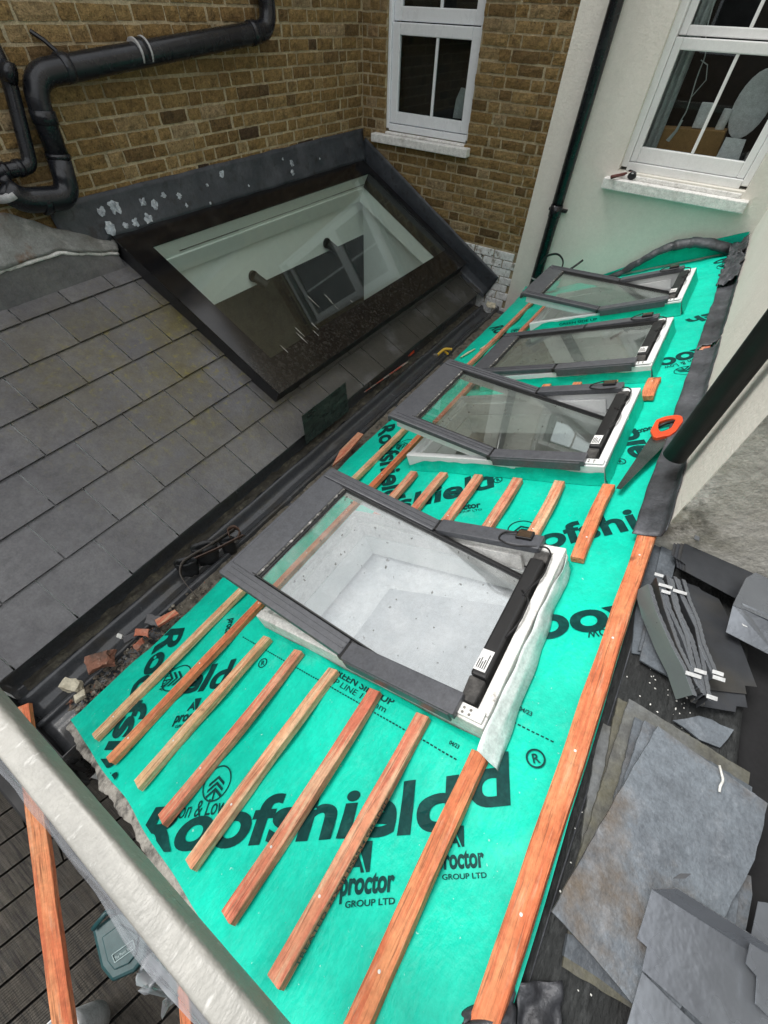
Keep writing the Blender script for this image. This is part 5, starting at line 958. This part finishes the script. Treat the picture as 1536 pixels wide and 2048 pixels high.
# bundle of folded strips standing on edge
BP = [((1296, 1168), (1312, 1222), (1342, 1290), (1366, 1335), (1386, 1390)), ((1313, 1154), (1328, 1215), (1354, 1290), (1376, 1335), (1394, 1372)), ((1320, 1158), (1336, 1215), (1366, 1280), (1378, 1315), (1398, 1376)),
      ((1332, 1150), (1348, 1215), (1370, 1270), (1380, 1320), (1402, 1385)), ((1340, 1156), (1354, 1220), (1380, 1275), (1392, 1320), (1408, 1390)), ((1347, 1152), (1364, 1200), (1390, 1255), (1402, 1320), (1416, 1400)),
      ((1352, 1156), (1362, 1190), (1388, 1240), (1398, 1290), (1428, 1355)), ((1364, 1158), (1376, 1200), (1393, 1240), (1404, 1285), (1432, 1352))]
for i, pts in enumerate(BP):
    zt = -1.105; pth = []
    for k in range(len(pts) - 1):
        p, r_ = onz(*pts[k], zt), onz(*pts[k + 1], zt)
        for j in range(8): pth.append(p + (r_ - p) * (j / 8))
    pth.append(onz(*pts[-1], zt))
    m = tray_g if i == 0 else tray_m if i % 2 == 0 else tray_d
    lean_ = Vector((-.012, -.004, -.052)) if i == 0 else Vector((.006, 0, -.058))
    t = thing('folded_strip', ('greenish outermost', 'second from the left', 'third from the left', 'fourth from the left', 'fourth from the right', 'third from the right', 'second from the right', 'rightmost')[i] + ' folded metal strip in the taped bundle beside the ridge batten', 'metal strip', pth[0], 'taped bundle of folded metal strips')
    q = MB(); q.strip(pth, [lean_] * len(pth)); q.build('strip_web', m, t, solid=.0014)
    q = MB(); wv = [Vector((.010 + .002 * (k % 2), .003, -.002)) for k in range(len(pth))]; q.strip([p + Vector((0, 0, .0006)) for p in pth], wv); q.build('serrated_edge', tray_m, t, solid=.001)
for i, (px, py, ln) in enumerate(((1318, 1150, .03), (1331, 1172, .045), (1332, 1184, .03), (1360, 1184, .045), (1387, 1350, .045), (1401, 1343, .035), (1436, 1346, .032), (1438, 1357, .035), (1424, 1395, .03))):
    p = onz(px, py, -1.10); q = MB(); q.box(lambda x, y, z: p + Vector((x, y + x * .25, z)), (-ln * .42, -.006, -.001), (ln * .42, .006, .001))
    tag(q.build('tape_tab', tape_m, loc=p, bevel=.001), 'white tape on the folded strips, ' + ('at its far left tip', 'upper piece near the far end', 'just below the upper far piece', 'right of the two far pieces', 'leftmost near the close end', 'slightly right near the close end', 'on the right tips, farther piece', 'on the right tips, nearer piece', 'lying loose on the sheet at the close end')[i], 'tape', 'white tapes on the bundle')
chunk(1393, 1398, -1.16, (.035, .022, .018), .3, steel_m, 'metal_bracket', 'small bare metal bracket at the close end of the bundle', 'bracket')
# lead scrap at the near end of the ridge batten
q = MB(); q.grid(lambda s, t: onz(925 + 105 * s + 8 * nse(s * 3, t * 4, 1), 2055 - 70 * t * (.4 + .8 * s), -1.15 - .02 * t) + Vector((0, 0, .016 * nse(s * 3, t * 3, 2))), 14, 10); tag(q.build('lead_scrap', lead_m, smooth=True, solid=.003, loc=onz(980, 2030, -1.15)), 'crumpled lead scrap over the near end of the ridge batten', 'lead scrap')
q = MB(); q.grid(lambda s, t: onz(1030 + 90 * s, 2070 - 110 * t, -1.19) + Vector((0, 0, .014 * nse(s * 3, t * 3, 9) + .01)), 14, 10); tag(q.build('felt_scrap', lead_m, smooth=True, solid=.003, loc=onz(1070, 2030, -1.19)), 'torn dark felt scrap beside the lead scrap at the bottom of the photo', 'felt scrap')
# hammer and tape on the right hand sill
hm = thing('claw_hammer', 'claw hammer with worn red handle lying on the right hand window sill', 'hammer', (-.75, YB - .06, -.85))
p0, p1 = Vector((-.80, YB - .13, -.846)), Vector((-.685, YB + .035, -.822))
MB().tube([p0, p0 + (p1 - p0) * .3, p1], [.014, .012, .009], 10).build('handle', rust_handle, hm, smooth=True)
q = MB(); d = (p1 - p0).normalized(); sx = d.cross(Vector((0, 0, 1))); q.tube(rounded([p1 - sx * .05, p1, p1 + sx * .04, p1 + sx * .07 - Vector((0, .01, .02))], .02), [.013, .013, .011, .011, .011, .011, .01, .01, .01, .01, .01, .01, .01, .008, .008, .006][:len(rounded([p1 - sx * .05, p1, p1 + sx * .04, p1 + sx * .07 - Vector((0, .01, .02))], .02))], 10); q.build('head', iron_m, hm, smooth=True)
tm = thing('tape_measure', 'round black tape measure on the window sill beside the hammer', 'tape measure', (-.66, YB - .03, -.85))
q = MB(); c = Vector((-.665, YB - .055, -.838)); q.prism([c + Vector((.034 * cos(t) * (1 if sin(t) < .3 else .9), .0 + .012, .026 * sin(t) + .004)) for t in [k * pi / 10 for k in range(20)]], (0, .035, 0)); q.build('case', iron_m, tm, bevel=.006)
q = MB(); q.box(lambda x, y, z: c + Vector((x, y, z)), (-.008, .0095, .018), (.008, .0115, .026)); q.build('label', tape_m, tm)
chunk(1423, 372, -.845, (.03, .02, .016), .2, iron_m, 'window_catch', 'small black catch lying near the right end of the sill', 'catch')
# ---------------------------------------------------------------- foreground: wrapped rail, sticks, bin, bucket
wr = thing('wrapped_rail', 'scaffold rail wrapped in cream polythene across the bottom left corner', 'rail', (-.4, -.23, -.85))
zt = -.80; y_a, y_b = -.197, -.241
def railf(s, t):
    x = -1.35 + 1.75 * s; wob = .0015 * nse(x * 8, t * 4, 1) + .0012 * nse(x * 26, t * 9, 4); an = 2 * pi * t
    cy, cz = (y_a + y_b) / 2 - .014 * x, zt - .038; ry, rz = (y_a - y_b) / 2, .038; e = .30
    c_, s_ = cos(an), sin(an); return Vector((x, cy + math.copysign(abs(c_) ** e, c_) * ry + .3 * wob * max(0, s_), cz + math.copysign(abs(s_) ** e, s_) * rz + wob))
q = MB(); q.grid(railf, 160, 44); q.build('wrapping', poly_m, wr, smooth=True)
def skirt(s, t):
    x = -1.35 + 1.75 * s; wv = nse(x * 3, 1, 6) * .02 + nse(x * 11, 2, 6) * .008
    return Vector((x, y_b - .008 * x + .004 - (.032 + wv * .7) * t + .006 * nse(x * 9, t * 4, 2), zt - .02 - .05 * t + .01 * nse(x * 7, t * 3, 4)))
q = MB(); q.grid(skirt, 90, 8); q.build('polythene_skirt', skirt_m, wr, smooth=True)
q = MB(); c = ray(352, 1900) * .74; q.grid(lambda s, t: c + Vector((.07 * (s - .5) + .03 * nse(s * 6, t * 6, 1), -.0 - .07 * t + .02 * nse(s * 5, t * 4, 3), -.05 * t + .05 * nse(s * 6, t * 5, 7))), 16, 16); q.build('polythene_knot', skirt_m, wr, smooth=True)
def stick(p0, p1, w_, th, m, label, loc=None):
    p0, p1 = Vector(p0), Vector(p1); d = (p1 - p0).normalized(); sd_ = d.cross(Vector((0, 0, 1))).normalized(); up = sd_.cross(d); n = 24; q = MB(); L = (p1 - p0).length; vs = []
    for k in range(n + 1):
        y = L * k / n; o = .0015 * nse(y * 7, L, 3); vs += [(x * w_ / 2 + o, y, z * th / 2) for x, z in ((-1, -1), (1, -1), (1, 1), (-1, 1))]
    q.add(vs, [(4 * k + i, 4 * k + (i + 1) % 4, 4 * k + 4 + (i + 1) % 4, 4 * k + 4 + i) for k in range(n) for i in range(4)] + [(3, 2, 1, 0), tuple(4 * n + i for i in (0, 1, 2, 3))])
    o = q.build('loose_batten', m, bevel=.002); o.matrix_world = Matrix(((sd_.x, d.x, up.x, p0.x), (sd_.y, d.y, up.y, p0.y), (sd_.z, d.z, up.z, p0.z), (0, 0, 0, 1)))
    return tag(o, label, 'batten', 'loose battens below the rail')
dd = lambda px, py, dep: ray(px, py) * dep
stick(dd(45, 1412, 1.50), dd(140, 2130, 1.16), .050, .025, wood_orange, 'long loose orange batten leaning under the wrapped rail at the left edge')
stick(dd(362, 1925, 2.0), dd(380, 2120, 1.75), .045, .022, wood_orange, 'short loose orange batten below the polythene knot')
bn = thing('garden_caddy', 'dark green plastic box with a sloped lid and pale label on the deck', 'plastic box', onz(240, 1890, -4.1))
zb = -3.86
def BX(px, dz=0): return [onz(x, y, zb + dz) for x, y in px]
lid = BX(((182, 1860), (240, 1818), (300, 1852), (292, 1915), (268, 1945), (222, 1966), (200, 1938)))
q = MB(); q.prism(lid, (0, 0, -.06)); q.build('lid', bin_m, bn, bevel=.02)
cc = sum(lid, Vector()) / len(lid); q = MB(); q.prism([cc + (p - cc) * .9 + Vector((0, 0, -.061)) for p in lid], (.0, 0, -.34)); q.build('body', bin_m, bn, bevel=.02)
q = MB(); q.prism([cc + (p - cc) * .62 + Vector((0, 0, .003)) for p in lid], (0, 0, .012)); q.build('lid_panel', bin_m, bn, bevel=.008)
q = MB(); fp = BX(((224, 1910), (266, 1880), (270, 1896), (230, 1925)), .02); n = 4
for k in range(4):
    p, r_ = fp[k], fp[(k + 1) % 4]; q.tube([p, r_], .0035, 6)
q.build('label_border', bin_print_m, bn)
o_, ex = fp[3], (fp[2] - fp[3]); ey = (fp[0] - fp[3])
def LB(a, b, c): return o_ + ex * a + ey * b + Vector((0, 0, c))
lettering('The Plastic Shop', LB, .06, .22, 0, .86, .36, bin_print_m, bn, 'label_lettering', .01, 0, .002)
q = MB(); q.tube([BX(((186, 1858),), .02)[0], BX(((212, 1825),), .05)[0], BX(((238, 1822),), .02)[0]], .016, 10); q.build('handle', bin_m, bn, smooth=True)
bk = thing('bucket', 'pale grey bucket rim at the bottom left corner on the deck', 'bucket', onz(128, 2075, -3.9))
c = onz(112, 2092, -3.7); q = MB(); n = 36
q.grid(lambda s, t: c + Vector((cos(2 * pi * s) * (.12 - .02 * t), sin(2 * pi * s) * (.12 - .02 * t), -.4 * t)), n, 4); q.build('body', paper_m, bk, smooth=True, solid=.006)
# ---------------------------------------------------------------- raise everything so that the yard lies at z = 0
for o in C.objects:
    if o.parent is None: o.location.z += LIFT
